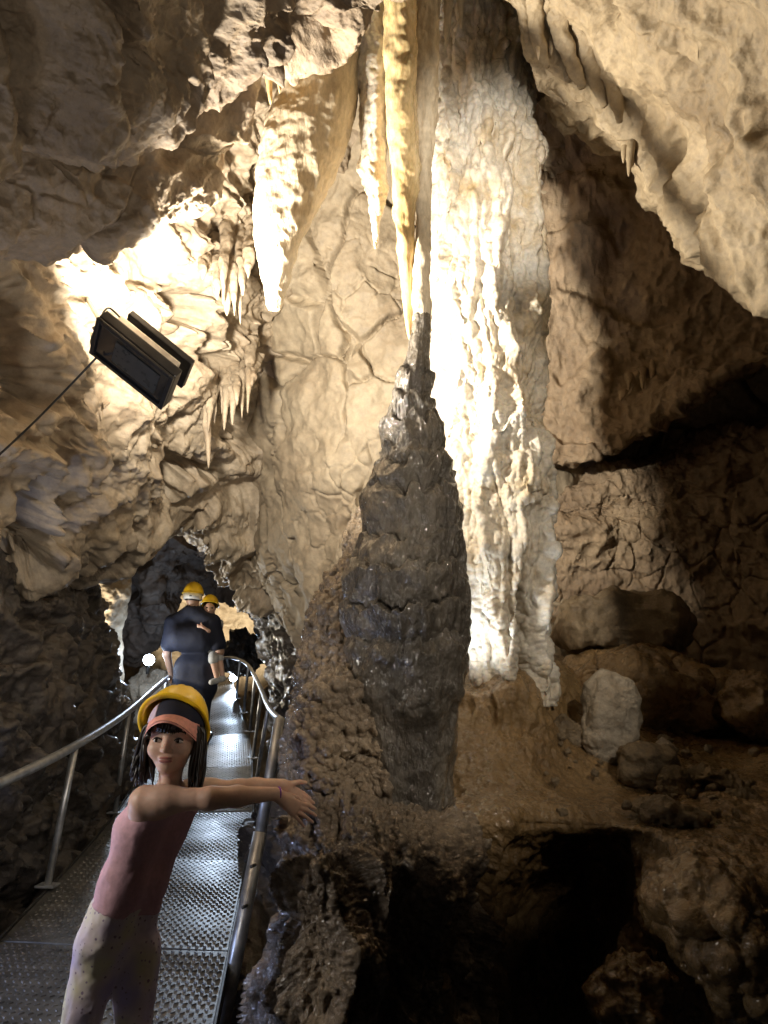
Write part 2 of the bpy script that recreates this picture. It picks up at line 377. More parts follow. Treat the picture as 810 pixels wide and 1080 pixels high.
# pale cracked wall behind the columns
X = [228, 268, 340, 420, 500, 570, 640, 720, 800, 920]
def row(y, zs, xs=X): return [(x, y if np.isscalar(y) else y[i], z) for i, (x, z) in enumerate(zip(xs, zs))]
rows = [row(-200, [7.5, 5.0, 4.6, 4.3, 4.3, 4.4, 4.4, 4.2, 4.0, 3.8]),
        row(60, [7.6, 5.3, 4.9, 4.7, 4.7, 4.8, 4.8, 4.6, 4.3, 4.0]),
        row(230, [7.8, 5.6, 5.1, 5.0, 5.0, 5.1, 5.1, 4.9, 4.6, 4.2]),
        row(330, [7.8, 5.7, 5.1, 5.0, 5.1, 5.2, 5.3, 5.1, 4.8, 4.4]),
        row(470, [8.0, 5.8, 5.1, 4.95, 5.1, 5.3, 5.4, 5.4, 5.1, 4.8], [236, 272] + X[2:]),
        row([560, 580, 600, 600, 600, 600, 600, 600, 600, 600], [8.2, 6.0, 5.2, 5.0, 5.1, 5.2, 5.3, 5.5, 5.4, 5.0], [236, 278] + X[2:]),
        row([600, 640, 680, 690, 690, 690, 690, 690, 690, 690], [8.4, 6.3, 5.4, 5.1, 5.1, 5.1, 5.2, 5.4, 5.3, 5.0], [240, 296] + X[2:]),
        row([640, 690, 760, 800, 800, 800, 800, 800, 800, 800], [9.0, 7.4, 5.8, 5.5, 5.4, 5.4, 5.4, 5.4, 5.3, 5.0], [262, 312] + X[2:])]
sheet('cave_wall', rows, 560, 560, M['back'], cracked(), grain(0.012, 8))

# brown overhanging wall on the right, above the dark crevice
rows = [[(540, -40, 4.5), (600, -40, 4.4), (680, -20, 4.1), (760, 0, 3.7), (930, 20, 3.2)],
        [(545, 120, 4.75), (605, 130, 4.7), (690, 150, 4.4), (770, 170, 4.1), (930, 190, 3.5)],
        [(548, 290, 4.85), (610, 300, 4.75), (690, 300, 4.55), (775, 290, 4.25), (930, 280, 3.7)],
        [(552, 420, 4.9), (612, 430, 4.75), (690, 400, 4.55), (770, 365, 4.3), (930, 320, 3.8)],
        [(556, 476, 4.9), (618, 486, 4.7), (700, 440, 4.45), (770, 392, 4.2), (930, 345, 3.7)],
        [(556, 462, 5.3), (618, 470, 5.2), (700, 424, 5.1), (770, 380, 4.9), (930, 330, 4.4)],
        [(556, 420, 5.8), (618, 420, 5.8), (700, 380, 5.7), (770, 330, 5.5), (930, 290, 5.0)]]
rows = offs(rows, 0, 0.25)
sheet('cave_wall', rows, 360, 340, M['right'], add(craggy(0.10, 1.6, 0.05, 3.2), lambda p, n: 0.03 * (ridged(p, 5, 3) - 1)), grain(0.010, 12))
# lower right wall with its broken ledge
rows = [[(560, 490, 6.2), (620, 480, 6.0), (680, 470, 5.9), (760, 440, 5.6), (930, 400, 5.0)],
        [(560, 528, 5.25), (622, 508, 5.05), (690, 486, 4.9), (770, 462, 4.7), (930, 440, 4.1)],
        [(560, 552, 5.1), (622, 540, 4.95), (690, 530, 4.85), (770, 520, 4.6), (930, 510, 4.0)],
        [(560, 560, 5.0), (622, 556, 4.85), (690, 552, 4.8), (770, 560, 4.6), (930, 560, 4.0)],
        [(560, 620, 5.0), (622, 620, 4.9), (690, 620, 4.8), (770, 620, 4.6), (930, 630, 4.0)],
        [(560, 720, 5.0), (622, 720, 4.9), (690, 730, 4.8), (770, 740, 4.5), (930, 760, 3.9)]]
rows = offs(rows, 0, 0.25)
sheet('cave_wall', rows, 300, 340, M['right'], add(craggy(0.07, 2.2, 0.03, 4), cracked(0.03, 5, 0.03, 0.02)), grain(0.012, 12))

# veined left wall leaning over the walkway
rows = [[(-140, 100, 2.4), (0, 60, 3.0), (100, 20, 3.5), (200, -20, 3.9), (300, -60, 4.1), (410, -100, 4.2)],
        [(-140, 220, 2.5), (0, 200, 3.0), (100, 170, 3.6), (200, 110, 4.0), (300, 60, 4.3), (410, 30, 4.4)],
        [(-140, 340, 2.5), (0, 320, 2.9), (90, 290, 3.5), (190, 230, 4.1), (270, 180, 4.6), (370, 150, 5.0)],
        [(-140, 460, 2.6), (0, 440, 3.0), (110, 410, 3.7), (200, 360, 4.4), (265, 300, 5.0), (350, 260, 5.6)],
        [(-140, 540, 2.8), (0, 530, 3.3), (110, 500, 4.2), (200, 460, 4.9), (258, 430, 5.6), (330, 420, 6.0)],
        [(-140, 605, 3.1), (0, 600, 3.7), (100, 592, 4.8), (180, 540, 5.6), (242, 596, 6.3), (300, 640, 6.6)],
        [(-140, 598, 4.0), (0, 590, 4.8), (100, 575, 6.0), (180, 520, 7.0), (242, 570, 7.4), (300, 610, 7.6)],
        [(-140, 500, 5.5), (0, 500, 6.4), (100, 490, 7.5), (180, 440, 8.5), (242, 480, 8.8), (300, 520, 9.0)]]
SL = np.array([-0.55, 0.1, 0.83])
sheet('cave_wall', rows, 520, 480, M['left'], add(craggy(0.07, 1.1, 0.09, 3.0, 4, strata=SL), strata(SL, 0.075, 1.5, 4.0, 0.28)), grain(0.014, 10))

# ceiling slabs at the upper left
top = [[(-160, -220, 1.6), (0, -220, 1.7), (120, -220, 1.9), (240, -220, 2.2), (340, -220, 2.5), (450, -200, 2.8)],
       [(-160, -60, 1.7), (0, -60, 1.9), (120, -60, 2.1), (240, -60, 2.4), (340, -60, 2.7), (430, -60, 3.0)],
       [(-160, 60, 1.9), (0, 60, 2.1), (110, 50, 2.3), (210, 30, 2.6), (310, 0, 2.9), (405, -20, 3.1)],
       [(-160, 150, 2.1), (0, 150, 2.3), (100, 142, 2.5), (180, 105, 2.7), (270, 60, 3.0), (355, 34, 3.2)],
       [(-160, 140, 2.5), (0, 135, 2.7), (100, 122, 2.9), (180, 85, 3.1), (270, 40, 3.4), (350, 15, 3.6)],
       [(-160, 60, 3.1), (0, 60, 3.3), (100, 50, 3.5), (180, 20, 3.7), (270, -20, 4.0), (350, -40, 4.2)]]
top = [[(x, y, z * 0.86) for x, y, z in r] for r in top]
sheet('cave_ceiling', top, 420, 480, M['ceiling'], add(craggy(0.10, 1.5, 0.085, 3.4, 5), strata([-0.3, 0.2, 0.9], 0.035, 2.0, 3.0, 0.12)), grain(0.010, 13))
slab = [[(-160, 60, 2.3), (0, 60, 2.6), (90, 60, 2.8), (180, 30, 3.0), (260, 10, 3.2), (330, 0, 3.4)],
        [(-160, 160, 2.3), (0, 165, 2.6), (90, 160, 2.8), (180, 120, 3.0), (250, 75, 3.2), (300, 40, 3.4)],
        [(-160, 285, 2.45), (0, 262, 2.7), (105, 262, 2.95), (170, 228, 3.1), (228, 190, 3.25), (274, 85, 3.4)],
        [(-160, 270, 2.8), (0, 250, 3.1), (105, 250, 3.35), (170, 215, 3.5), (228, 175, 3.65), (274, 70, 3.8)],
        [(-160, 160, 3.4), (0, 150, 3.7), (105, 150, 3.95), (170, 115, 4.1), (228, 75, 4.25), (274, -20, 4.4)]]
slab = [[(x, y, z * 0.86) for x, y, z in r] for r in slab]
sheet('cave_ceiling', slab, 300, 420, M['slab'], add(craggy(0.05, 2.0, 0.03, 3.0), cracked(0.04, 1.3, 0.05, 0.03)), grain(0.009, 13))

# cream ceiling at the upper right
rc = [[(505, -220, 2.9), (600, -220, 2.7), (700, -220, 2.3), (800, -220, 2.0), (940, -220, 1.8)],
      [(525, -60, 3.2), (610, -60, 3.0), (700, -60, 2.6), (800, -50, 2.3), (940, -40, 2.0)],
      [(548, 20, 3.4), (620, 40, 3.3), (700, 60, 2.9), (800, 90, 2.6), (940, 120, 2.2)],
      [(562, 80, 3.6), (630, 110, 3.6), (705, 150, 3.3), (790, 230, 2.9), (940, 270, 2.4)],
      [(572, 105, 3.7), (640, 152, 3.8), (706, 205, 3.6), (778, 304, 3.2), (940, 335, 2.6)],
      [(572, 92, 4.0), (640, 140, 4.1), (706, 190, 3.9), (778, 285, 3.5), (940, 320, 2.9)],
      [(572, 20, 4.6), (640, 60, 4.7), (706, 110, 4.6), (778, 200, 4.2), (940, 240, 3.6)]]
sheet('cave_ceiling', rc, 360, 400, M['rceil'], add(craggy(0.09, 1.5, 0.05, 2.6, strata=np.array([0.7, 0.3, 0.6])), folds([0.45, 0.3, -0.85], 0.07, 3.2, 0.2), lambda p, n: -0.05 * sstep(0.25, 0.5, fbm(p + 3, 2.4, 3))), grain(0.008, 14))
# roof between the slabs, from which the columns hang
mid = [[(320, -220, 3.0), (400, -220, 3.0), (480, -220, 3.0), (600, -220, 3.0)],
       [(320, -60, 3.3), (400, -60, 3.3), (480, -80, 3.4), (600, -60, 3.4)],
       [(320, 30, 3.6), (400, 10, 3.6), (480, -50, 3.7), (600, -10, 3.8)],
       [(320, 50, 4.2), (400, 20, 4.3), (480, -30, 4.4), (600, 0, 4.5)],
       [(320, 60, 5.2), (400, 40, 5.2), (480, 0, 5.2), (600, 20, 5.2)]]
sheet('cave_ceiling', mid, 200, 200, M['tite'], craggy(0.10, 2.0, 0.05, 4), grain(0.012, 12))

# dark wet wall beside the walkway
rows = [[(-160, 560, 3.2), (0, 585, 3.9), (60, 605, 5.0), (85, 622, 6.0), (98, 645, 7.2)],
        [(-160, 640, 3.0), (0, 640, 3.8), (60, 650, 4.8), (95, 670, 5.8), (110, 692, 7.0)],
        [(-160, 760, 2.9), (0, 740, 3.7), (60, 730, 4.7), (100, 725, 5.7), (122, 735, 7.0)],
        [(-160, 900, 2.8), (0, 850, 3.7), (60, 830, 4.7), (105, 810, 5.8), (137, 790, 7.0)],
        [(-160, 1050, 2.9), (0, 990, 3.9), (70, 930, 4.9), (115, 880, 6.0), (152, 830, 7.1)],
        [(-160, 1250, 3.0), (0, 1130, 4.0), (80, 1040, 5.0), (130, 960, 6.2), (172, 880, 7.3)]]
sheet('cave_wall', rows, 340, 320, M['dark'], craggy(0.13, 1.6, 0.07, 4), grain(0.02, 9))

# tunnel: dark arch, bright far chamber, rocks to the right of the handrail
rows = [[(60, 480, 9.0), (110, 480, 9.0), (160, 470, 8.0), (210, 470, 8.0), (255, 480, 7.6), (320, 500, 7.0)],
        [(66, 580, 9.2), (112, 570, 9.4), (165, 560, 8.5), (212, 550, 8.6), (256, 550, 8.2), (320, 580, 7.4)],
        [(70, 650, 9.6), (116, 650, 9.6), (165, 630, 8.9), (212, 590, 9.0), (260, 600, 8.6), (320, 640, 7.8)],
        [(80, 745, 9.8), (122, 700, 9.7), (164, 664, 9.2), (206, 620, 9.4), (258, 622, 9.0), (320, 680, 8.2)],
        [(80, 735, 10), (124, 690, 10), (166, 655, 10.5), (208, 612, 10.6), (258, 612, 10.2), (320, 670, 9.4)],
        [(80, 640, 12), (124, 600, 12), (166, 570, 12), (208, 540, 12), (258, 540, 12), (320, 580, 11)]]
sheet('cave_wall', rows, 260, 300, M['tunnel'], craggy(0.28, 0.9, 0.10, 1.6), grain(0.05, 4))
rows = [[(40, 540, 12.5), (120, 540, 13), (200, 540, 13.3), (280, 540, 13), (360, 540, 12)],
        [(40, 640, 12.5), (120, 640, 13), (200, 640, 13.5), (280, 640, 13), (360, 640, 12)],
        [(40, 760, 12), (120, 760, 12.6), (200, 750, 13), (280, 750, 12.6), (360, 760, 11.8)],
        [(40, 860, 10), (120, 850, 10.5), (200, 840, 11), (280, 840, 10.5), (360, 860, 10)]]
sheet('cave_wall', rows, 160, 200, M['back'], craggy(0.35, 0.8, 0.1, 1.5), grain(0.05, 4))
rows = [[(258, 618, 9.0), (268, 612, 7.6), (290, 610, 6.8), (330, 610, 6.2), (400, 620, 5.8)],
        [(286, 690, 8.8), (285, 680, 7.2), (304, 680, 6.4), (335, 690, 5.8), (400, 690, 5.4)],
        [(304, 745, 8.0), (300, 740, 6.6), (314, 740, 5.6), (340, 745, 5.0), (400, 750, 4.6)],
        [(308, 810, 7.0), (306, 806, 5.8), (318, 806, 4.9), (345, 810, 4.3), (400, 810, 3.9)],
        [(292, 870, 6.0), (284, 872, 5.0), (306, 880, 4.3), (345, 880, 3.8), (400, 880, 3.4)],
        [(270, 960, 5.0), (262, 960, 4.3), (300, 970, 3.7), (345, 970, 3.3), (400, 970, 3.0)],
        [(240, 1120, 4.0), (240, 1120, 3.5), (300, 1120, 3.1), (345, 1120, 2.8), (400, 1120, 2.6)]]
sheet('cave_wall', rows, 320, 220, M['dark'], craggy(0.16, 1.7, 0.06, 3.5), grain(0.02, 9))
# cave bottom below the walkway
gx, gy = np.meshgrid(np.linspace(-5, 5, 160), np.linspace(-2, 14, 220))
p = np.stack([gx.ravel(), gy.ravel(), (-0.75 + 0.08 * gy).ravel()], 1); p[:, 2] += 0.3 * fbm(p, 0.8, 5)
tag(mesh_obj('cave_floor', p, grid_faces(220, 160), M['dark']), kind='structure')

# muddy flowstone shelf on the right, falling into a dark pit
rows = [[(430, 700, 5.3), (500, 695, 5.3), (570, 690, 5.3), (630, 690, 5.4), (690, 690, 5.5), (740, 700, 5.4), (800, 720, 5.1), (930, 740, 4.6)],
        [(430, 740, 3.6), (500, 712, 3.55), (560, 702, 3.5), (622, 728, 4.2), (680, 745, 4.5), (740, 755, 4.4), (800, 765, 4.2), (930, 790, 3.8)],
        [(430, 790, 3.1), (500, 780, 3.1), (560, 775, 3.15), (620, 780, 3.4), (680, 785, 3.5), (740, 795, 3.5), (800, 805, 3.4), (930, 830, 3.1)],
        [(430, 835, 2.9), (500, 830, 2.85), (560, 830, 2.85), (620, 830, 2.9), (680, 835, 2.9), (740, 840, 2.9), (800, 850, 2.8), (930, 880, 2.6)],
        [(430, 865, 2.55), (500, 860, 2.55), (560, 868, 2.6), (620, 872, 2.65), (680, 870, 2.6), (740, 878, 2.5), (800, 895, 2.4), (930, 930, 2.2)],
        [(430, 920, 2.4), (500, 905, 2.5), (560, 905, 2.75), (620, 900, 2.9), (672, 895, 2.62), (740, 910, 2.35), (800, 935, 2.25), (930, 980, 2.1)],
        [(430, 1000, 2.3), (500, 990, 2.5), (560, 1000, 3.0), (622, 1000, 3.1), (672, 985, 2.6), (740, 1000, 2.3), (800, 1010, 2.2), (930, 1050, 2.0)],
        [(430, 1140, 2.2), (500, 1140, 2.4), (560, 1140, 2.8), (620, 1140, 2.8), (680, 1140, 2.5), (740, 1140, 2.3), (800, 1140, 2.2), (930, 1150, 2.0)]]
def shelf_d(p, n):
    steep = 1 - np.abs(n[:, 2])
    q = warp(p, 2.5, 0.08, 2)
    f1, f2, c = voronoi(q * np.array([6, 6, 4]))
    return 0.05 * fbm(p, 1.6, 4) + (0.01 + 0.06 * steep) * (ridged(q * np.array([1, 1, 0.5]), 4, 4) - 1) + 0.05 * steep * (0.6 - f1)
sheet('cave_floor', rows, 440, 460, M['mud'], shelf_d, grain(0.006, 22))

# ------------------------------------------------------------------ stalagmite, columns, stalactites
def popcorn(f, a, z=1.0):
    def d(p, *_):
        f1, f2, c = voronoi(warp(p, 6, 0.02, 2) * np.array([f, f, f * z]))
        return a * (np.sqrt(np.clip(1 - (f1 / 0.75) ** 2, 0, 1)) - 0.5) * (0.5 + c)
    return d
def on(f):  # relief recipe usable on round solids
    return lambda p, n, *_: f(p, n)
def zpix(px, py, Z): return float(P(px, py, Z)[2])

PM = [(444.5, 334, 3.04, 8.5), (444.2, 342, 3.035, 9.6), (443, 357, 3.02, 11), (440, 384, 2.99, 15), (437, 410, 2.97, 21), (434.5, 445, 2.94, 28.5), (435.5, 456, 2.93, 31),
      (437, 480, 2.9, 34), (436, 491, 2.89, 42), (434, 518, 2.87, 46), (435.5, 544, 2.84, 48.5), (435.5, 571, 2.82, 50), (432, 587, 2.8, 56), (428, 606, 2.78, 62),
      (428.5, 619, 2.77, 65.5), (429, 649, 2.74, 65), (430, 678, 2.71, 64), (428.5, 708, 2.68, 61.5), (427, 738, 2.65, 60), (426, 767, 2.63, 56), (424.5, 797, 2.6, 53.5),
      (423.5, 827, 2.57, 52), (423, 846, 2.55, 52), (423, 866, 2.53, 55), (424, 885, 2.5, 64), (425, 905, 2.48, 78)]
tiers = np.array([zpix(435, y, z) for y, z in [(398, 2.98), (422, 2.95), (446, 2.94), (478, 2.9), (492, 2.89), (520, 2.87), (568, 2.82), (600, 2.79), (640, 2.75), (678, 2.71)]])
def mite_d(p, n, th, t, r):
    ang = np.stack([np.cos(th), np.sin(th), 0 * th], 1)
    z = p[:, 2] + 0.075 * fbm(ang * 1.7 + p * 0.6, 1, 4) + 0.012 * fbm(p, 9, 3)
    zs = np.sort(np.concatenate([tiers, [tiers.min() - 0.4, tiers.max() + 0.3]]))
    k = np.clip(np.searchsorted(zs, z) - 1, 0, len(zs) - 2); fr = np.clip((z - zs[k]) / (zs[k + 1] - zs[k]), 0, 1)
    gap = zs[k + 1] - zs[k]
    saw = (fr ** 0.8 - 0.55) - 1.15 * sstep(0.86, 1.0, fr)
    am = np.clip(gap * 0.4, 0.014, 0.036) * (0.6 + 0.8 * RND[(k * 37 + 5) & 255]) * np.clip(r / 0.1, 0.35, 1) * sstep(-0.2, 0.25, p[:, 2] - tiers.min() + 0.3)
    am = am * (0.55 + 0.8 * np.clip(0.5 + fbm(ang * 1.8 + k[:, None] * 3.1, 1, 2), 0, 1))
    fl = ridged(warp(p, 3, 0.09, 3) * np.array([1, 1, 0.38]) + 0.37 * k[:, None], 5.5, 3, 0.4) - 1
    return am * saw + 0.024 * fl * np.clip(r / 0.12, 0.3, 1) + 0.022 * fbm(p, 4.5, 3) * np.clip(r / 0.15, 0.2, 1)
tag(radial_obj('stalagmite', PM, 640, 420, M['mite'], mite_d, lambda p, *_: popcorn(30, 0.0035)(p) + 0.002 * fbm(p, 26, 3)),
    'tall dark wet tiered stalagmite standing in front of the white column', 'stalagmite')

WC = [(498, -160, 4.25, 34), (501, -60, 4.18, 36), (503, 0, 4.12, 40), (507, 60, 4.06, 48), (508, 130, 4.0, 52), (509, 183, 3.95, 54.5), (511, 275, 3.86, 56.5), (512, 330, 3.81, 55), (513, 380, 3.76, 53),
      (516, 430, 3.71, 50), (520, 455, 3.69, 52), (524, 478, 3.67, 53.5), (529, 520, 3.63, 53), (531, 560, 3.59, 50), (533, 620, 3.54, 47), (535, 660, 3.5, 43.5), (537, 695, 3.46, 41), (537, 715, 3.44, 41), (538, 745, 3.42, 43)]
def col_d(p, n, th, t, r):
    q = warp(p, 2.0, 0.06, 2)
    fl = ridged(q * np.array([1, 1, 0.12]), 5.5, 3) - 1
    zc = zpix(540, 590, 3.57); zb = zpix(540, 690, 3.47)
    xo = np.cos(th) - 0.24 - 0.10 * fbm(np.stack([p[:, 2] * 5, 0 * th, 0 * th], 1), 1, 3)
    wd = 0.06 + 0.09 * sstep(zc, zb, p[:, 2])
    crack = np.exp(-(xo / wd) ** 2) * sstep(zc + 0.03, zc - 0.15, p[:, 2]) * (np.sin(th) < 0)
    seam = np.exp(-((np.cos(th) - 0.45 - 0.06 * fbm(np.stack([p[:, 2] * 3, 0 * th, 0 * th], 1), 1, 3)) / 0.05) ** 2) * (np.sin(th) < 0) * sstep(zpix(520, 500, 3.65), zpix(520, 440, 3.7), p[:, 2])
    return 0.085 * fl + 0.03 * fbm(p, 2.5, 3) - 0.24 * crack - 0.045 * seam
tag(radial_obj('limestone_column', WC, 620, 420, M['white'], col_d, lambda p, *_: popcorn(24, 0.024, 0.55)(p) + popcorn(50, 0.008)(p)),
    'massive knobbly white calcite column rising from the muddy floor to the roof', 'column')

def tite_d(a=0.006, f=9):
    def d(p, n, th, t, r):
        return np.clip(r / 0.05, 0.05, 1) * (a * 1.6 * (ridged(warp(p, 4, .04, 2) * np.array([1, 1, 0.16]), f, 3) - 1) + a * fbm(p, 12, 3))
    return d
def stalactite(prof, mat, label, group=None, nv=160, nu=90, a=0.008, f=9, depth=1.0, two=None, off=0.0):
    d = tite_d(a, f)
    o = radial_obj('stalactite', prof, nv, nu, mat, lambda p, n, th, t, r: d(p + off, n, th, t, r), two, depth)
    return tag(o, label, 'stalactite', group)

stalactite([(424, -140, 3.42, 19), (422, -20, 3.36, 18), (422, 40, 3.32, 17), (424.5, 101, 3.28, 16.5), (426, 150, 3.25, 15.5), (427, 183, 3.23, 14.5), (426.5, 229, 3.19, 10.5), (428, 275, 3.16, 8), (430, 320, 3.12, 5.5), (432, 352, 3.1, 2.5), (433, 362, 3.09, 0.6)],
           M['amber'], 'long amber stalactite tapering beside the tip of the stalagmite', a=0.009, f=6, nv=300)
stalactite([(450, -140, 3.5, 15), (449, -20, 3.45, 14), (448.5, 60, 3.4, 13.5), (449, 101, 3.36, 12.5), (448, 150, 3.31, 10), (446.5, 183, 3.27, 8.5), (445.5, 240, 3.2, 8.5), (445, 290, 3.12, 9), (444.5, 325, 3.05, 9), (444.5, 344, 3.035, 8.5)],
           M['tite'], 'slender beige stalactite that meets the tip of the stalagmite', a=0.010, f=10, nv=300)
stalactite([(348, -60, 3.55, 46), (346, 20, 3.5, 42), (340, 70, 3.44, 40), (333, 110, 3.39, 44), (325, 135, 3.36, 46), (316, 170, 3.32, 43), (306, 205, 3.28, 37), (296, 240, 3.23, 28.5), (293, 265, 3.2, 22), (291, 300, 3.16, 13.5), (290, 318, 3.14, 9), (289.5, 327, 3.13, 6)],
           M['tite'], 'broad blunt tipped pale stalactite hanging left of the columns', a=0.006, f=4, depth=0.6, nv=260, nu=160, two=lambda p, *_: 0.0028 * fbm(p, 24, 4) + 0.004 * (ridged(p * np.array([1, 1, .4]), 10, 3) - 1))
stalactite([(389, 0, 3.5, 13), (391, 45, 3.47, 14.5), (393, 61, 3.45, 16), (394, 120, 3.4, 16), (395, 183, 3.34, 15), (397, 212, 3.31, 9), (397, 235, 3.29, 5.5), (396.5, 255, 3.28, 2), (396, 262, 3.27, 0.5)],
           M['white'], 'sharp white fluted stalactite left of the long amber one', a=0.012, f=9, nv=260, two=lambda p, *_: popcorn(40, 0.006, 0.7)(p))
_k = [0]
def small(lst, Z, mat, label, group, dz=0.0, a=0.006, back=0.05):
    for px, y0, y1, hw in lst:
        _k[0] += 1; h = y1 - y0; s = (random.random() - 0.5) * hw * 1.6; zz = Z + dz * random.uniform(-1, 1)
        b = [random.uniform(0.8, 1.2) for _ in range(4)]
        pr = [(px - s, y0 - 0.35 * h, zz + back * 1.6, hw * 1.3), (px - s * .7, y0, zz + back, hw * b[0]), (px - s * .3, y0 + 0.35 * h, zz + back * 0.3, hw * 0.74 * b[1]), (px, y0 + 0.7 * h, zz, hw * 0.45 * b[2]), (px + s * .2, y0 + 0.93 * h, zz - 0.01, hw * 0.2 * b[3]), (px + s * .2, y1, zz - 0.01, 0.3)]
        stalactite(pr, mat, label, group, nv=90, nu=44, a=a, f=9, off=_k[0] * 3.7)
def fringe(x0, x1, y0, y1, tips, n, hw, seed):
    """irregular row: (x, top, tip, half-width) along a sloping line, tips interpolated from the list"""
    r = random.Random(seed); out = []
    for i in range(n):
        t = (i + r.uniform(-0.35, 0.35)) / max(1, n - 1); t = min(max(t, 0), 1); x = x0 + (x1 - x0) * t; ya = y0 + (y1 - y0) * t + r.uniform(-9, 9)
        k = t * (len(tips) - 1); a = int(min(k, len(tips) - 2)); yt = tips[a] + (tips[a + 1] - tips[a]) * (k - a)
        L_ = (yt - ya) * (1.0 if r.random() < 0.35 else r.uniform(0.35, 0.9)); out.append((x, ya, ya + L_, hw * r.uniform(0.55, 1.25)))
    return out
small(fringe(214, 262, 262, 250, [310, 345, 358, 350, 318], 10, 8.5, 3), 4.1, M['left'],
      'grey cream stalactite in the hanging cluster between floodlight and broad blunt stalactite', 'stalactites in the cluster below the bright wall', 0.15, 0.016, 0.3)
small([(219, 392, 494, 7)] + fringe(205, 266, 402, 384, [440, 470, 455, 445, 432], 12, 5.5, 4), 4.7, M['left'],
      'thin pale stalactite in the fringe hanging midway down the left wall', 'stalactites in the left wall fringe', 0.15, 0.012, 0.3)
small(fringe(40, 112, 436, 420, [452, 456, 448, 452, 440], 14, 3, 5), 3.65, M['left'],
      'tiny icicle sized stalactite on the dark ledge below the floodlight', 'tiny stalactites below the floodlight', 0.05)
small([(272, 44, 78, 6), (284, 40, 110, 8), (294, 38, 98, 8), (304, 40, 84, 9), (318, 36, 72, 9), (331, 32, 64, 8), (262, 84, 132, 7), (312, 38, 62, 6)], 3.15, M['amber'],
      'amber stalactite in the row under the upper left ceiling ledge', 'amber stalactites under the left ceiling ledge', 0.06)
small([(567, -30, 63, 9), (553, -40, 34, 10), (560, -35, 48, 8), (581, -40, 58, 12)], 3.42, M['white'],
      'white stalactite in the short drapery at the right edge of the white column', 'white stalactites beside the column top', 0.03)
for k, (xa, ya, xb, yb, h) in enumerate([(556, -40, 578, 70, 10), (578, -50, 612, 92, 13), (604, -40, 634, 112, 11), (628, -30, 652, 128, 12), (650, -40, 662, 60, 9)]):
    pts = []
    for t in np.linspace(0, 1, 7):
        px = xa + (xb - xa) * (t ** 1.4) + 3 * math.sin(t * 6 + k); py = ya + (yb - ya) * t
        Z = float(np.interp(py, [-60, 20, 90, 140, 200], [3.08, 3.33, 3.5, 3.6, 3.6])) - 0.0013 * max(0, px - 640) * 5 + 0.02
        pts.append((px, py, Z, h * (1.1 - 0.6 * t) if t < 0.98 else h * 0.28))
    stalactite(pts, M['rceil'], 'rounded cream drapery fold running down the right ceiling beside the column', 'drapery folds on the right ceiling', nv=180, nu=60, a=0.012, f=6, off=k * 5.1)
small([(664, 140, 186, 6), (668, 150, 176, 4), (658, 145, 172, 5)], 3.62, M['rceil'],
      'cream stalactite under the lip of the right ceiling', 'stalactites under the right ceiling lip', 0.03)
small([(472, -40, 50, 9), (486, -40, 30, 9), (461, -40, 26, 7)], 3.6, M['tite'],
      'short brownish stalactite at the roof in front of the white column', 'short stalactites at the top of the column')
small(fringe(655, 760, 408, 352, [424, 432, 410, 398, 372], 10, 4, 8), 4.75, M['right'],
      'small tan stalactite along the lip above the dark crevice on the right', 'stalactites along the right crevice', 0.05)

# lumpy flowstone mound at the foot of the stalagmite
rows = [[(400, 570, 4.2), (392, 552, 3.7), (397, 546, 3.55), (406, 546, 3.55), (412, 540, 3.65), (420, 545, 3.8), (440, 560, 4.2)],
        [(362, 620, 3.9), (349, 612, 3.35), (360, 610, 3.12), (378, 610, 3.02), (395, 610, 3.05), (415, 610, 3.2), (440, 610, 3.6)],
        [(333, 700, 3.7), (320, 692, 3.1), (333, 690, 2.82), (355, 690, 2.68), (382, 690, 2.7), (405, 690, 2.85), (440, 690, 3.2)],
        [(324, 770, 3.5), (307, 770, 2.9), (322, 770, 2.58), (350, 770, 2.43), (380, 770, 2.48), (405, 772, 2.62), (440, 772, 3.0)],
        [(335, 850, 3.2), (314, 850, 2.75), (327, 850, 2.48), (350, 850, 2.34), (390, 846, 2.34), (440, 852, 2.36), (490, 862, 2.62)],
        [(318, 930, 3.0), (300, 925, 2.5), (312, 925, 2.22), (340, 925, 2.1), (395, 915, 2.2), (450, 912, 2.26), (508, 915, 2.5)],
        [(308, 1000, 2.9), (291, 1000, 2.38), (305, 1000, 2.12), (335, 1000, 2.0), (395, 1000, 2.1), (455, 1000, 2.2), (515, 1000, 2.45)],
        [(308, 1140, 2.8), (290, 1140, 2.35), (304, 1140, 2.08), (340, 1140, 1.95), (400, 1140, 2.0), (460, 1140, 2.12), (520, 1140, 2.4)]]
zlow = zpix(330, 880, 2.2)
def mound_d(p, n):
    lo = sstep(zlow + 0.12, zlow - 0.1, p[:, 2])
    f1, f2, c = voronoi(warp(p, 4, 0.05, 2) * np.array([11, 11, 8]))
    fl = ridged(warp(p, 3, 0.08, 2) * np.array([1, 1, 0.25]), 6, 3) - 1
    big = ridged(warp(p, 2, 0.08, 2) * np.array([1, 1, 0.22]) + 2.4, 3.4, 2) - 1
    return 0.08 * big * lo + 0.075 * fbm(p, 3, 3) + 0.055 * (0.6 - f1) * (1 - 0.5 * lo) + 0.075 * fl * (0.35 + lo)
def mound_2(p, n):
    lo = sstep(zlow + 0.12, zlow - 0.1, p[:, 2])
    return popcorn(30, 0.026)(p) * (1 - 0.7 * lo) + popcorn(70, 0.006)(p) + 0.004 * fbm(p, 30, 3)
o = sheet('flowstone_mound', rows, 620, 400, M['mound'], mound_d, mound_2, kind=None)
tag(o, 'wet lumpy brown flowstone mound that the girl is touching', 'flowstone')

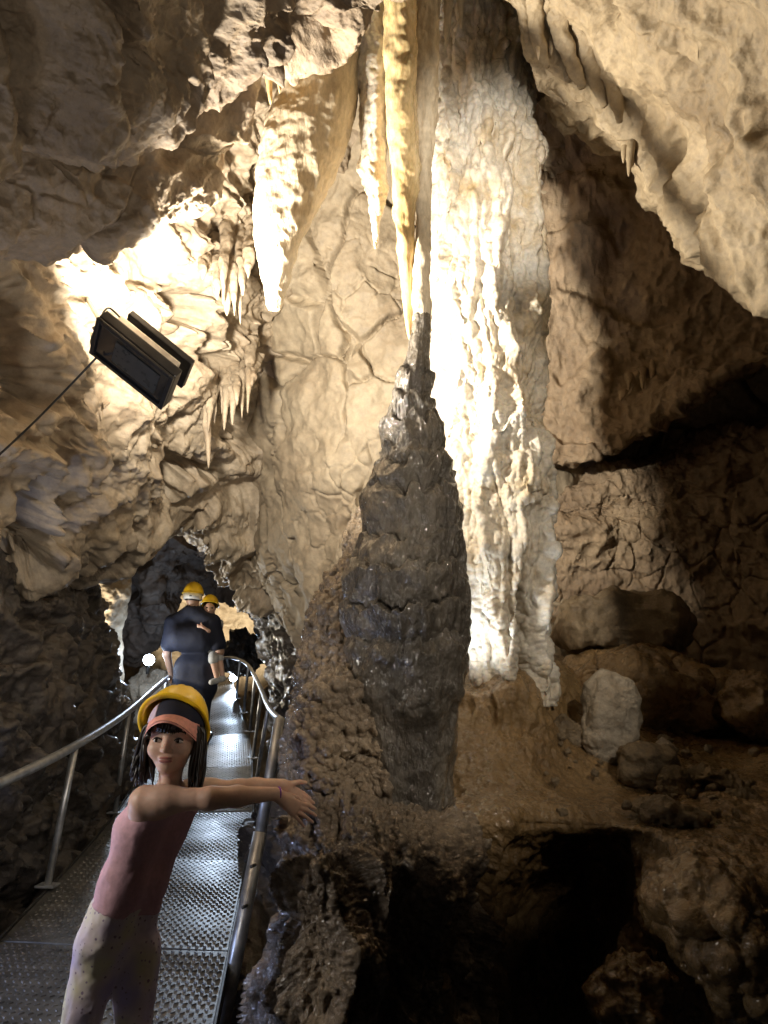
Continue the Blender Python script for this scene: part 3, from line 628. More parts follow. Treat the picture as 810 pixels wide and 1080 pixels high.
# ------------------------------------------------------------------ boulders
def boulder(label, cx, cy, Z, rx, ry, mat, d=0.8, sq=1.0, amp=0.10, seed=0, nv=110, nu=150, tilt=0, name='boulder', relief=None, group=None, cat='boulder'):
    ph = np.linspace(0, np.pi, nv); th = np.linspace(0, 2 * np.pi, nu, endpoint=False)
    x = np.sin(ph)[:, None] * np.cos(th); y = np.sin(ph)[:, None] * np.sin(th); z = np.repeat(np.cos(ph)[:, None], nu, 1)
    f = lambda v: np.sign(v) * np.abs(v) ** sq
    s = Z / 780; q = np.stack([f(x) * rx * s, f(y) * rx * s * d, f(z) * ry * s], -1)
    a = math.radians(tilt); q = np.stack([q[..., 0] * math.cos(a) + q[..., 2] * math.sin(a), q[..., 1], -q[..., 0] * math.sin(a) + q[..., 2] * math.cos(a)], -1)
    c = P(cx, cy, Z); n = normals(q, True)
    if np.mean(np.sum(n[10:-10] * q[10:-10], -1)) < 0: n = -n
    p = q.reshape(-1, 3); R = max(rx, ry) * s; nn = n.reshape(-1, 3); w_ = p + seed * 7.7
    h = R * amp * (1.6 * fbm(w_, 1.3 / R, 4) + 1.4 * (ridged(w_, 1.0 / R, 4) - 1)) + 0.004 * fbm(w_, 25, 3)
    if relief: h = h + relief(w_, nn)
    edge = np.repeat(np.sin(ph), nu); p = p + nn * h[:, None]
    pp = p.reshape(nv, nu, 3); pp[0] = pp[0].mean(0); pp[-1] = pp[-1].mean(0)
    o = mesh_obj(name, pp.reshape(-1, 3), grid_faces(nv, nu, True), mat); o.location = Vector(c)
    return tag(o, label, cat, group)
boulder('large brown cracked boulder slumped behind the standing pale stone', 682, 735, 4.25, 98, 50, M['mud'], d=0.7, amp=0.06, seed=1, relief=lambda p, n: cracked(0.02, 5, 0.03, 0.02)(p, n), nv=200, nu=260)
boulder('dark rectangular block of rock lying against the lit wall', 655, 658, 4.6, 66, 30, M['stone'], d=0.6, sq=0.55, amp=0.10, seed=2, tilt=3)
boulder('tall upright pale grey stone standing on the muddy shelf', 646, 760, 3.32, 30, 50, M['palestone'], d=0.8, sq=0.8, amp=0.07, seed=3, tilt=4, nv=160, nu=180)
boulder('round knobbly stone touching the left side of the upright pale stone', 596, 778, 3.35, 22, 21, M['stone'], amp=0.13, seed=4)
boulder('low dark oval stone nearest to the stalagmite on the shelf', 550, 785, 3.3, 25, 14, M['dark'], amp=0.12, seed=5)
boulder('squarish grey stone in front of the upright pale stone', 683, 809, 3.05, 30, 22, M['stone'], sq=0.6, amp=0.10, seed=6, tilt=6)
boulder('smooth round stone in front of the squarish grey stone', 710, 830, 2.95, 19, 23, M['stone'], amp=0.06, seed=7)
boulder('small pale stone perched behind the squarish grey stone', 701, 790, 3.2, 13, 10, M['palestone'], amp=0.10, seed=8)
boulder('flat tan slab lying at the lip of the dark pit', 704, 858, 2.66, 36, 11, M['stone'], sq=0.7, amp=0.12, seed=9, tilt=6)
boulder('thin broken flake of rock at the right of the shelf', 757, 823, 3.0, 26, 7, M['stone'], sq=0.6, amp=0.16, seed=10, tilt=14)
boulder('knobbly grey fragment below the thin broken flake', 788, 845, 2.85, 22, 11, M['stone'], amp=0.16, seed=11, tilt=10)
boulder('small dark pebble between the flake and the pit', 772, 866, 2.7, 15, 9, M['stone'], amp=0.12, seed=12)
boulder('rough dark boulder at the right end of the shelf', 800, 742, 3.9, 40, 34, M['mud'], amp=0.12, seed=13)
boulder('big rounded mud coated boulder at the lower right corner', 772, 985, 2.12, 98, 62, M['mud'], d=0.9, amp=0.08, seed=14, tilt=34, relief=lambda p, n: popcorn(12, 0.035)(p), nv=220, nu=260)
boulder('small brown rock at the bottom of the dark pit', 668, 1052, 2.3, 46, 40, M['mud'], amp=0.14, seed=15)
boulder('pale brown boulder left of the walkway beneath the tunnel lamp', 160, 738, 8.6, 28, 34, M['palestone'], amp=0.12, seed=16)
boulder('dark rock at the walkway bend silhouetted against the lit chamber', 256, 690, 11.0, 22, 24, M['dark'], amp=0.16, seed=17)
pl = radial_obj('limestone_pillar', [(112, 560, 8.0, 22), (115, 590, 8.0, 20), (117, 620, 8.0, 19), (113, 650, 8.0, 18), (108, 690, 8.0, 20), (104, 740, 8.0, 26)], 160, 120, M['back'], lambda p, n, th, t, r: 0.05 * fbm(p, 2, 4), lambda p, *_: 0.012 * fbm(p, 12, 3))
tag(pl, 'smooth pale limestone pillar at the tunnel mouth left of the man', 'pillar')

# loose pebbles on the mud shelf
for i in range(34):
    px = random.uniform(520, 800); py = random.uniform(770, 862) + 0.05 * (px - 600); t = (py - 770) / 90
    Z = 3.28 - 0.62 * t if px < 620 else 3.42 - 0.78 * t
    r_ = random.uniform(2.0, 5.5); boulder('tiny muddy pebble lying loose on the brown shelf', px, py, Z, r_ * 1.3, r_, M['stone'], amp=0.15, seed=40 + i, nv=16, nu=22, name='pebble', group='pebbles on the mud shelf', cat='pebble')

# ------------------------------------------------------------------ metal things
M['steel'] = plain('galvanised steel', (0.52, 0.54, 0.57), 0.4, 0.75, bump=0.25, bscale=60, var=0.25)
M['plate'] = plain('worn tread plate', (0.19, 0.185, 0.175), 0.45, 0.6, bump=0.35, bscale=35, var=0.35)
M['darksteel'] = plain('dark steel', (0.10, 0.10, 0.10), 0.5, 0.6, var=0.3)
M['black'] = plain('black lamp housing', (0.018, 0.018, 0.02), 0.35, 0.2, bump=0.1)
M['alu'] = plain('scratched aluminium', (0.6, 0.58, 0.54), 0.35, 0.8, bump=0.2)
M['lampglass'] = plain('dark lamp glass', (0.012, 0.014, 0.018), 0.1, 0.0, coat=0.6)
M['led'] = plain('lamp reflector behind glass', (0.05, 0.055, 0.06), 0.3, 0.3)
M['cable'] = plain('black cable', (0.02, 0.02, 0.022), 0.5)
M['litlens'] = plain('lit lamp lens', (0.9, 0.95, 1.0), 0.3, emit=(0.75, 0.87, 1.0), es=30)

def tube(name, pts, r, mat, parent=None, n=None, seg=14, smoothpath=True):
    c = np.array(pts, float); r = np.broadcast_to(np.asarray(r, float), (len(c),))
    cr = np.concatenate([c, r[:, None]], 1)
    if smoothpath and len(c) > 2: cr = catmull(cr, n or len(c) * 8)
    c, r = cr[:, :3], cr[:, 3]
    t = np.gradient(c, axis=0); t /= np.linalg.norm(t, axis=1, keepdims=True) + 1e-9
    ref = np.array([0, 0, 1.0]) if abs(t[0, 2]) < 0.9 else np.array([1.0, 0, 0])
    vs = []; a = np.cross(ref, t[0]); a /= np.linalg.norm(a)
    th = np.linspace(0, 2 * np.pi, seg, endpoint=False)
    for i in range(len(c)):
        a = a - t[i] * (a @ t[i]); a /= np.linalg.norm(a); b = np.cross(t[i], a)
        vs.append(c[i] + r[i] * (np.cos(th)[:, None] * a + np.sin(th)[:, None] * b))
    v = np.concatenate(vs + [c[:1], c[-1:]]); k = len(c) * seg
    f = [tuple(x) for x in grid_faces(len(c), seg, True)]
    f += [(k, (i + 1) % seg, i) for i in range(seg)] + [(k + 1, k - seg + i, k - seg + (i + 1) % seg) for i in range(seg)]
    return mesh_obj(name, v, f, mat, parent)

def box_obj(name, c, u, v, w_, su, sv, sw, mat, parent=None, bev=0.004):
    """bevelled box with centre c, unit axes u v w and full sizes"""
    import bmesh
    bm = bmesh.new(); bmesh.ops.create_cube(bm, size=1.0)
    for q in bm.verts: q.co = Vector((q.co.x * su, q.co.y * sv, q.co.z * sw))
    bmesh.ops.bevel(bm, geom=bm.edges[:], offset=bev, segments=2, affect='EDGES', profile=0.6)
    m = Matrix(((u[0], v[0], w_[0], c[0]), (u[1], v[1], w_[1], c[1]), (u[2], v[2], w_[2], c[2]), (0, 0, 0, 1)))
    bm.transform(m)
    me = bpy.data.meshes.new(name); bmesh.ops.recalc_face_normals(bm, faces=bm.faces[:]); bm.to_mesh(me); bm.free()
    o = bpy.data.objects.new(name, me); COL.objects.link(o); me.materials.append(mat)
    if parent: o.parent = parent
    return o
def unit(v): v = np.asarray(v, float); return v / np.linalg.norm(v)

# walkway: seven tread plates rising into the tunnel
EDL = [P(0, 993, 3.24), P(86, 903, 4.58), P(124, 858, 5.75), P(150, 815, 7.0), P(166, 781, 8.3), P(185, 750, 9.8), P(207, 722, 11.6)]
EDR = [P(240, 1003, 3.2), P(259, 908, 4.68), P(266, 856, 6.0), P(265, 806, 7.2), P(262, 773, 8.5), P(249, 738, 9.9), P(243, 713, 11.6)]
EDL = [EDL[0] - 2 * (EDL[1] - EDL[0]), EDL[0] - (EDL[1] - EDL[0])] + EDL
EDR = [EDR[0] - 2 * (EDR[1] - EDR[0]), EDR[0] - (EDR[1] - EDR[0])] + EDR
wk = thing('metal_walkway', 'narrow rising walkway of studded metal tread plates curving into the tunnel', 'walkway', (EDL[2] + EDR[2]) / 2)
def world_parent(o, par):
    o.parent = par; o.matrix_parent_inverse = Matrix.Translation(par.location).inverted()
for k in range(len(EDL) - 1):
    a, b, c, d = EDL[k], EDR[k], EDR[k + 1], EDL[k + 1]
    L_ = np.linalg.norm(d - a); W_ = np.linalg.norm(b - a); gp = 0.006 / L_
    up = unit(np.cross(b - a, d - a))
    def pt(s, t): return (1 - t) * ((1 - s) * a + s * b) + t * ((1 - s) * d + s * c)
    V_, F_ = [], []
    n1, n2 = 24, 30
    ss, tt = np.meshgrid(np.linspace(0, 1, n1), np.linspace(gp, 1 - gp, n2))
    wob = 0.004 * perlin(np.stack([ss.ravel() * 3 + k * 5, tt.ravel() * 4, 0 * ss.ravel() + 0.3], 1))
    topv = np.array([pt(s, t) for s, t in zip(ss.ravel(), tt.ravel())]) + wob[:, None] * up
    V_ = list(topv) + list(topv - 0.006 * up); n0 = n1 * n2
    gf = grid_faces(n2, n1); F_ = [tuple(x) for x in gf] + [tuple(x[::-1] + n0) for x in gf]
    rim = list(range(n1)) + [r_ * n1 + n1 - 1 for r_ in range(1, n2)] + [(n2 - 1) * n1 + i for i in range(n1 - 2, -1, -1)] + [r_ * n1 for r_ in range(n2 - 2, 0, -1)]
    for i in range(len(rim)):
        x, y = rim[i], rim[(i + 1) % len(rim)]; F_.append((y, x, x + n0, y + n0))
    pitch = 0.034 if k < 5 else 0.045
    ns, nt_ = int(W_ / pitch), int(L_ / pitch)
    for i in range(1, ns):
        for j in range(1, nt_):
            s0, t0 = (i + (0.0 if j % 2 else 0.5)) / ns, j / nt_
            if s0 > 1 - 0.3 / ns: continue
            if t0 > 1 - 0.4 / nt_: continue
            wq = 0.004 * float(perlin(np.array([[s0 * 3 + k * 5, t0 * 4, 0.3]]))[0]) if False else 0.0
            c0 = pt(s0, t0) + up * 0.001; e1 = unit(b - a); e2 = unit(d - a); m0 = len(V_)
            sw = 1 if j % 2 else -1; e1, e2 = unit(e1 + sw * e2), unit(e2 - sw * e1); rx, ry = (0.005, 0.014)
            for rr, hh in ((1.0, -0.003), (0.62, 0.0035)):
                for q in range(6):
                    an = q * math.pi / 3; V_.append(c0 + e1 * rx * rr * math.cos(an) + e2 * ry * rr * math.sin(an) + up * hh)
            for q in range(6): F_.append((m0 + q, m0 + (q + 1) % 6, m0 + 6 + (q + 1) % 6, m0 + 6 + q))
            F_.append(tuple(m0 + 6 + q for q in range(6)))
    o = mesh_obj('tread_plate', np.array(V_), F_, M['plate'], smooth=False); world_parent(o, wk)
for E, sgn in ((EDL, -1), (EDR, 1)):
    V_, F_ = [], []
    for k in range(len(E)):
        side = unit((EDR[k] - EDL[k])) * sgn
        for dx, dz in ((0.004, 0.012), (0.012, 0.012), (0.012, -0.10), (-0.04, -0.10), (-0.04, -0.094), (0.004, -0.094)):
            V_.append(E[k] + side * dx + np.array([0, 0, dz]))
    F_ = [tuple(x) for x in grid_faces(len(E), 6, True)]
    world_parent(mesh_obj('side_beam', np.array(V_), F_, M['darksteel'], smooth=False), wk)

def rail(label, pts, posts, r=0.024):
    t = thing('handrail', label, 'handrail', posts[0][1])
    world_parent(tube('top_rail', pts, r, M['steel'], n=90), t)
    for top_, base_ in posts:
        world_parent(tube('post', [top_, base_], r * 0.8, M['steel']), t)
        bz = base_ + np.array([0, 0, 0.006])
        world_parent(box_obj('base_plate', bz, np.array([1.0, 0, 0]), np.array([0, 1.0, 0]), np.array([0, 0, 1.0]), 0.10, 0.10, 0.012, M['steel']), t)
    return t
rail('tubular steel handrail along the left edge of the walkway beside the dark wall',
     [P(-190, 910, 2.2), P(0, 826, 3.2), P(80, 786, 4.1), P(136, 750, 5.85), P(177, 715, 8.2), P(200, 700, 9.6), P(216, 692, 10.8)],
     [(P(79.5, 787, 4.1), P(50, 935, 3.93)), (P(136, 750, 5.85), P(121, 858, 5.75)), (P(176, 716, 8.15), P(166, 782, 8.3))])
rr = rail('tubular steel handrail curving along the right edge of the walkway beyond the girl',
     [P(224, 695, 11.6), P(233, 694, 10.7), P(246, 694, 10.2), P(257, 698, 9.6), P(265, 706, 8.6), P(274, 724, 7.0), P(283, 745, 5.6), P(291, 756, 4.1), P(295, 759, 3.55)],
     [(P(283, 746, 5.6), P(267, 845, 6.1)), (P(276, 729, 6.7), P(266.5, 800, 7.25)), (P(269, 713, 7.9), P(263.5, 772, 8.4)), (P(262, 703, 8.9), P(257, 752, 9.2)), (P(253, 697, 9.8), P(249, 737, 9.9)), (P(239, 694.5, 10.5), P(245, 718, 11.3))], 0.02)
world_parent(tube('end_post', [P(295, 757, 3.55), P(274, 884, 3.3)], 0.026, M['steel']), rr)
sl = tube('post_sleeve', [P(274.5, 878, 3.31), P(225, 1130, 2.88)], 0.031, M['steel']); world_parent(sl, rr)
for px, py, Z in ((268, 912, 3.21), (259, 955, 3.14)):
    bl = tube('bolt', [P(px + 1, py, Z), P(px - 3, py + 2, Z - 0.05)], 0.007, M['darksteel']); world_parent(bl, rr)

# ------------------------------------------------------------------ the double floodlight
def floodlight():
    ca = P(138.5, 384.5, 2.78)
    u = unit(0.77 * RT - 0.62 * UP + 0.10 * FW)
    vv = unit(-0.10 * RT - 0.62 * UP + 0.75 * FW); vv = unit(vv - u * (vv @ u)); nn = np.cross(u, vv)
    if nn @ (C0 - ca) < 0: nn = -nn
    t = thing('floodlight', 'black double headed rectangular floodlight hanging off the left wall', 'floodlight', ca)
    W_, H_ = 0.345, 0.215
    def frame(c, uu, v2, n2, w0, h0):
        h = box_obj('housing', c - n2 * 0.028, uu, v2, n2, w0, h0, 0.045, M['black'], bev=0.006); world_parent(h, t)
        for s in (-1, 1):
            world_parent(box_obj('bezel', c + uu * s * (w0 / 2 - 0.009) + n2 * 0.003, uu, v2, n2, 0.018, h0, 0.012, M['black'], bev=0.002), t)
            world_parent(box_obj('bezel', c + v2 * s * (h0 / 2 - 0.009) + n2 * 0.0025, uu, v2, n2, w0 - 0.037, 0.018, 0.011, M['black'], bev=0.002), t)
        world_parent(box_obj('glass', c - n2 * 0.0025, uu, v2, n2, w0 - 0.037, h0 - 0.037, 0.004, M['lampglass'], bev=0.001), t)
        return h
    frame(ca, u, vv, nn, W_, H_)
    led = box_obj('reflector', ca + u * 0.02 + nn * 0.0015, u, vv, nn, 0.2, 0.12, 0.003, M['led'], bev=0.001); world_parent(led, t)
    world_parent(box_obj('driver_case', ca - nn * 0.082, u, vv, nn, W_ * 0.8, H_ * 0.7, 0.028, M['alu'], bev=0.004), t)
    # heat sink fins and silver back of the first head
    for k in range(9):
        world_parent(box_obj('cooling_fin', ca + u * (-0.12 + 0.03 * k) - nn * 0.058, u, vv, nn, 0.004, H_ * 0.6, 0.018, M['alu'], bev=0.001), t)
    # second head, parallel behind the first and turned to the wall
    n2 = -nn; u2 = u; v2 = vv
    cb = ca - nn * 0.15 + vv * 0.03 + u * 0.012
    h2 = box_obj('housing', cb, u2, v2, n2, 0.30, 0.17, 0.028, M['black'], bev=0.005); world_parent(h2, t)
    lit = box_obj('glass', cb + n2 * 0.017, u2, v2, n2, 0.26, 0.13, 0.006, M['litwarm'], bev=0.001); world_parent(lit, t)
    br = tube('bracket', [ca - u * 0.19 + nn * -0.02, ca - u * 0.17 - nn * 0.12, (ca + cb) / 2 - nn * 0.05, cb - u2 * 0.17], 0.009, M['alu'], n=40); world_parent(br, t)
    br = tube('bracket', [(ca + cb) / 2 + u * 0.01, (ca + cb) / 2 + u * 0.09 - nn * 0.02, cb + u2 * 0.06 - n2 * 0.02], 0.012, M['alu'], n=30); world_parent(br, t)
    arm = tube('mounting_arm', [P(112, 350, 2.88), P(104, 335, 3.05), P(92, 315, 3.5)], 0.012, M['alu'], n=30); world_parent(arm, t)
    cb1 = tube('cable', [P(101, 378, 2.82), P(86, 394, 2.85), P(60, 421, 2.85), P(30, 451, 2.8), P(-8, 486, 2.7), P(-60, 530, 2.6)], 0.0042, M['cable'], n=80); world_parent(cb1, t)
    cb2 = tube('cable', [P(104, 372, 2.83), P(96, 362, 2.88), P(101, 346, 2.88), P(112, 326, 2.95), P(122, 330, 2.95), P(136, 348, 2.88), P(143, 366, 2.86)], 0.004, M['cable'], n=80); world_parent(cb2, t)
    return cb + n2 * 0.045, n2, u2, v2
M['litwarm'] = plain('lit floodlight glass', (0.9, 0.85, 0.75), 0.3, emit=WARM, es=25)
FLC, FLN, FLU, FLV = floodlight()
o = LIGHTS['flood']; o.location = Vector(FLC)
o.rotation_euler = Matrix(((FLU[0], FLV[0], -FLN[0] * -1), (FLU[1], FLV[1], FLN[1]), (FLU[2], FLV[2], FLN[2]))).to_euler() if False else Vector(FLN).to_track_quat('-Z', 'Y').to_euler()

def tunnel_lamp(label, c, r, aim):
    t = thing('spotlight', label, 'spotlight', c); n = unit(aim - c)
    world_parent(tube('housing', [c - n * 0.14, c - n * 0.06, c - n * 0.005], [r * 0.75, r * 1.1, r * 1.18], M['black'], seg=24, n=12), t)
    world_parent(tube('lens', [c - n * 0.004, c + n * 0.012], [r, r * 0.95], M['litlens'], seg=24), t)
    world_parent(tube('stand', [c - n * 0.08, c - n * 0.08 - np.array([0, 0, 0.16])], 0.018, M['darksteel']), t)
    return t
tunnel_lamp('glaring bluish white lamp left of the man in the tunnel', P(157, 696, 8.4), 0.062, C0 + np.array([0, 0, -0.2]))
tunnel_lamp('small bluish white lamp behind the right handrail at the bend', P(246, 715, 11.0), 0.055, C0)
tunnel_lamp('small lamp low behind the right handrail post near the mound', P(303, 796, 4.6), 0.022, C0 + np.array([-1, 1, 0.3]))

# ------------------------------------------------------------------ people: bodies grown from smoothly joined limbs
class Field:
    def __init__(s, lo, hi, h):
        s.lo = np.array(lo, float); s.h = h; s.n = np.ceil((np.array(hi) - s.lo) / h).astype(int) + 1
        s.v = np.full(s.n, 0.3, np.float32)
    def _sub(s, lo, hi):
        a = np.clip(np.floor((lo - s.lo) / s.h).astype(int), 0, s.n - 1); b = np.clip(np.ceil((hi - s.lo) / s.h).astype(int) + 1, 1, s.n)
        sl = tuple(slice(x, y) for x, y in zip(a, b))
        ax = [(s.lo[i] + s.h * np.arange(a[i], b[i])).astype(np.float32) for i in range(3)]
        return sl, np.stack(np.meshgrid(*ax, indexing='ij'), -1)
    def put(s, d, sl, k):
        o = s.v[sl]
        if k > 0:
            hh = np.clip(0.5 + 0.5 * (o - d) / k, 0, 1); s.v[sl] = o + (d - o) * hh - k * hh * (1 - hh)
        else: s.v[sl] = np.minimum(o, d)
    def cut(s, d, sl, k):
        o = s.v[sl]; hh = np.clip(0.5 - 0.5 * (o + d) / k, 0, 1); s.v[sl] = o + (-d - o) * hh + k * hh * (1 - hh)
    def _caps(s, a, b, ra, rb, pad):
        a, b = np.asarray(a, float), np.asarray(b, float); R = max(ra, rb) + pad
        sl, q = s._sub(np.minimum(a, b) - R, np.maximum(a, b) + R)
        ab = (b - a).astype(np.float32); t = np.clip(((q - a.astype(np.float32)) @ ab) / (ab @ ab + 1e-12), 0, 1)
        d = np.linalg.norm(q - a.astype(np.float32) - t[..., None] * ab, axis=-1) - (ra + (rb - ra) * t)
        return d, sl
    def cap(s, a, b, ra, rb, k=0.02): d, sl = s._caps(a, b, ra, rb, k * 1.5 + 0.02); s.put(d, sl, k)
    def cutcap(s, a, b, ra, rb, k=0.01): d, sl = s._caps(a, b, ra, rb, k * 1.5 + 0.02); s.cut(d, sl, k)
    def _ell(s, c, ax, r, pad):
        c = np.asarray(c, float); r = np.asarray(r, float); R = r.max() + pad
        sl, q = s._sub(c - R, c + R); l = (q - c.astype(np.float32)) @ np.asarray(ax, np.float32).T
        k0 = np.linalg.norm(l / r, axis=-1); k1 = np.linalg.norm(l / (r * r), axis=-1) + 1e-6
        return k0 * (k0 - 1) / k1, sl
    def ell(s, c, ax, r, k=0.02): d, sl = s._ell(c, ax, r, k * 1.5 + 0.02); s.put(d, sl, k)
    def cutell(s, c, ax, r, k=0.01): d, sl = s._ell(c, ax, r, k * 1.5 + 0.02); s.cut(d, sl, k)
    def copy(s):
        f = Field.__new__(Field); f.lo, f.h, f.n, f.v = s.lo, s.h, s.n, s.v.copy(); return f
    def points(s):
        ax = [(s.lo[i] + s.h * np.arange(s.n[i])).astype(np.float32) for i in range(3)]
        return np.meshgrid(*ax, indexing='ij', sparse=True)
    def half(s, c, nrm):
        """keep the side the normal points away from"""
        X_, Y_, Z_ = s.points(); d = (X_ - c[0]) * nrm[0] + (Y_ - c[1]) * nrm[1] + (Z_ - c[2]) * nrm[2]
        s.v = np.maximum(s.v, d.astype(np.float32))
    def mesh(s, iso=0.0):
        v = s.v - iso; v[0] = v[-1] = 1; v[:, 0] = v[:, -1] = 1; v[:, :, 0] = v[:, :, -1] = 1
        neg = v < 0
        def c8(a): return [a[i:a.shape[0] - 1 + i, j:a.shape[1] - 1 + j, k:a.shape[2] - 1 + k] for i in (0, 1) for j in (0, 1) for k in (0, 1)]
        cnt = sum(x.astype(np.int8) for x in c8(neg)); act = (cnt > 0) & (cnt < 8)
        idx = np.argwhere(act); vid = np.full(act.shape, -1, np.int32); vid[act] = np.arange(len(idx))
        cv = np.stack([x[act] for x in c8(v)], 1); off = np.array([(i, j, k) for i in (0, 1) for j in (0, 1) for k in (0, 1)], float)
        acc = np.zeros((len(idx), 3)); n = np.zeros(len(idx))
        for a in range(8):
            for b in range(a + 1, 8):
                if np.abs(off[a] - off[b]).sum() != 1: continue
                m = (cv[:, a] < 0) != (cv[:, b] < 0); t = np.where(m, cv[:, a] / np.where(m, cv[:, a] - cv[:, b], 1), 0)
                acc += m[:, None] * (off[a] + t[:, None] * (off[b] - off[a])); n += m
        P_ = s.lo + s.h * (idx + acc / n[:, None])
        F_ = []
        for ax in range(3):
            o1, o2 = [(1, 2), (2, 0), (0, 1)][ax]
            A = [slice(1, -1)] * 3; A[ax] = slice(0, -1); B = [slice(1, -1)] * 3; B[ax] = slice(1, None)
            m = neg[tuple(A)] != neg[tuple(B)]; e = np.argwhere(m)
            base = e.copy(); base[:, o1] += 1; base[:, o2] += 1
            flip = neg[tuple(A)][m]
            def vv(d1, d2):
                q = base.copy(); q[:, o1] -= d1; q[:, o2] -= d2; return vid[q[:, 0], q[:, 1], q[:, 2]]
            q = np.stack([vv(1, 1), vv(0, 1), vv(0, 0), vv(1, 0)], 1)
            q[~flip] = q[~flip][:, ::-1]; F_.append(q)
        F_ = np.concatenate(F_); return P_, F_[(F_ >= 0).all(1)]

def skin_mat(name, col):
    m = plain(name, col, 0.5, bump=0.06, bscale=220, var=0.07); b = m.node_tree.nodes['Principled BSDF']
    b.inputs['Subsurface Weight'].default_value = 0.25; b.inputs['Subsurface Radius'].default_value = (0.012, 0.005, 0.003); b.inputs['Subsurface Scale'].default_value = 1.0
    return m
M['skin'] = skin_mat('skin', (0.62, 0.40, 0.30)); M['skin2'] = skin_mat('tan skin', (0.45, 0.28, 0.2))
M['hair'] = plain('dark brown hair', (0.012, 0.008, 0.006), 0.38, var=0.4)
M['pink'] = plain('pink ribbed cotton', (0.66, 0.40, 0.46), 0.85, bump=0.25, bscale=260, var=0.1)
M['trim'] = plain('dark pink binding', (0.60, 0.20, 0.22), 0.8)
M['yellow'] = plain('yellow hard hat plastic', (0.95, 0.60, 0.02), 0.35, var=0.08, coat=0.3)
M['navy'] = plain('navy cotton', (0.010, 0.013, 0.030), 0.8, bump=0.3, bscale=120, var=0.3)
M['navycap'] = plain('navy cap cloth', (0.014, 0.016, 0.035), 0.8, bump=0.2, bscale=200)
M['coral'] = plain('coral visor cloth', (0.86, 0.40, 0.34), 0.75, bump=0.15, bscale=200)
M['lilac'] = plain('pale lilac cap cloth', (0.58, 0.46, 0.55), 0.8, bump=0.15, bscale=200)
M['grey'] = plain('light grey cotton', (0.45, 0.46, 0.46), 0.8)
M['whiteband'] = plain('white helmet cradle', (0.65, 0.65, 0.62), 0.5)
M['eye'] = plain('eye white', (0.6, 0.56, 0.52), 0.25); M['iris'] = plain('dark brown iris', (0.02, 0.012, 0.008), 0.15)
M['lip'] = skin_mat('lips', (0.42, 0.17, 0.15))
def legging_mat():
    m, nt, N, L, b = mat_nodes('pastel printed leggings')
    tc = N.new('ShaderNodeTexCoord'); n = N.new('ShaderNodeTexNoise'); n.inputs['Scale'].default_value = 7; L.new(tc.outputs['Object'], n.inputs['Vector'])
    cr = N.new('ShaderNodeValToRGB'); e = cr.color_ramp.elements; e[0].position = 0.36; e[0].color = (0.58, 0.50, 0.76, 1); e[1].position = 0.64; e[1].color = (0.76, 0.72, 0.50, 1)
    x = e.new(0.5); x.color = (0.76, 0.66, 0.74, 1); L.new(n.outputs[0], cr.inputs[0])
    v = N.new('ShaderNodeTexVoronoi'); v.inputs['Scale'].default_value = 62; L.new(tc.outputs['Object'], v.inputs['Vector'])
    n2 = N.new('ShaderNodeTexNoise'); n2.inputs['Scale'].default_value = 60; L.new(tc.outputs['Object'], n2.inputs['Vector'])
    s = N.new('ShaderNodeMath'); s.operation = 'MULTIPLY_ADD'; s.inputs[1].default_value = 0.6; L.new(n2.outputs[0], s.inputs[0]); L.new(v.outputs[0], s.inputs[2])
    mr = N.new('ShaderNodeMapRange'); mr.inputs[1].default_value = 0.42; mr.inputs[2].default_value = 0.52; L.new(s.outputs[0], mr.inputs[0])
    mx = N.new('ShaderNodeMix'); mx.data_type = 'RGBA'; L.new(mr.outputs[0], mx.inputs[0]); mx.inputs[6].default_value = (0.32, 0.24, 0.34, 1); L.new(cr.outputs[0], mx.inputs[7])
    L.new(mx.outputs[2], b.inputs['Base Color']); b.inputs['Roughness'].default_value = 0.85
    return m
M['leggings'] = legging_mat()

def lathe_shell(name, c, axes, prof, mat, seg=64, parent=None, mod=None):
    """shell of revolution about axes[2]; prof = (radius, height) pairs, closed on itself"""
    th = np.linspace(0, 2 * np.pi, seg, endpoint=False); V_ = []
    for r_, z_ in prof:
        x = r_ * np.cos(th); y = r_ * np.sin(th); z = np.full(seg, z_)
        if mod: x, y, z = mod(x, y, z, th)
        V_.append(c + x[:, None] * axes[0] + y[:, None] * axes[1] + z[:, None] * axes[2])
    return mesh_obj(name, np.concatenate(V_), grid_faces(len(prof), seg, True), mat, parent)

def helmet(c, axes, R, par, H=None, ridge=True, seg=80):
    H = H or R * 1.22
    outer = [(max(R * math.cos(a), 0.0005), H * math.sin(a)) for a in np.linspace(math.pi / 2, 0.06, 26)]
    brim = [(R * 1.02, H * 0.03), (R * 1.10, -H * 0.01), (R * 1.13, -H * 0.04), (R * 1.12, -H * 0.065), (R * 1.05, -H * 0.045), (R * 0.97, -H * 0.03)]
    inner = [(max(R * 0.96 * math.cos(a), 0.0004), H * 0.95 * math.sin(a)) for a in np.linspace(0.04, math.pi / 2, 22)]
    def mod(x, y, z, th):
        rid = np.clip(z / H, 0, 1) * 0.022 * R * (np.cos(np.clip(x / (0.42 * R), -1, 1) * 3 * math.pi) * (np.abs(x) < 0.42 * R)) if ridge else 0
        front = np.clip(y / R, 0, 2) ** 2
        return x, y * 1.12 + 0.05 * R * front * (z < 0.06 * H) * (np.hypot(x, y) > R), z + rid
    o = lathe_shell('helmet', c, axes, outer + brim + inner, M['yellow'], seg, mod=mod); world_parent(o, par); return o

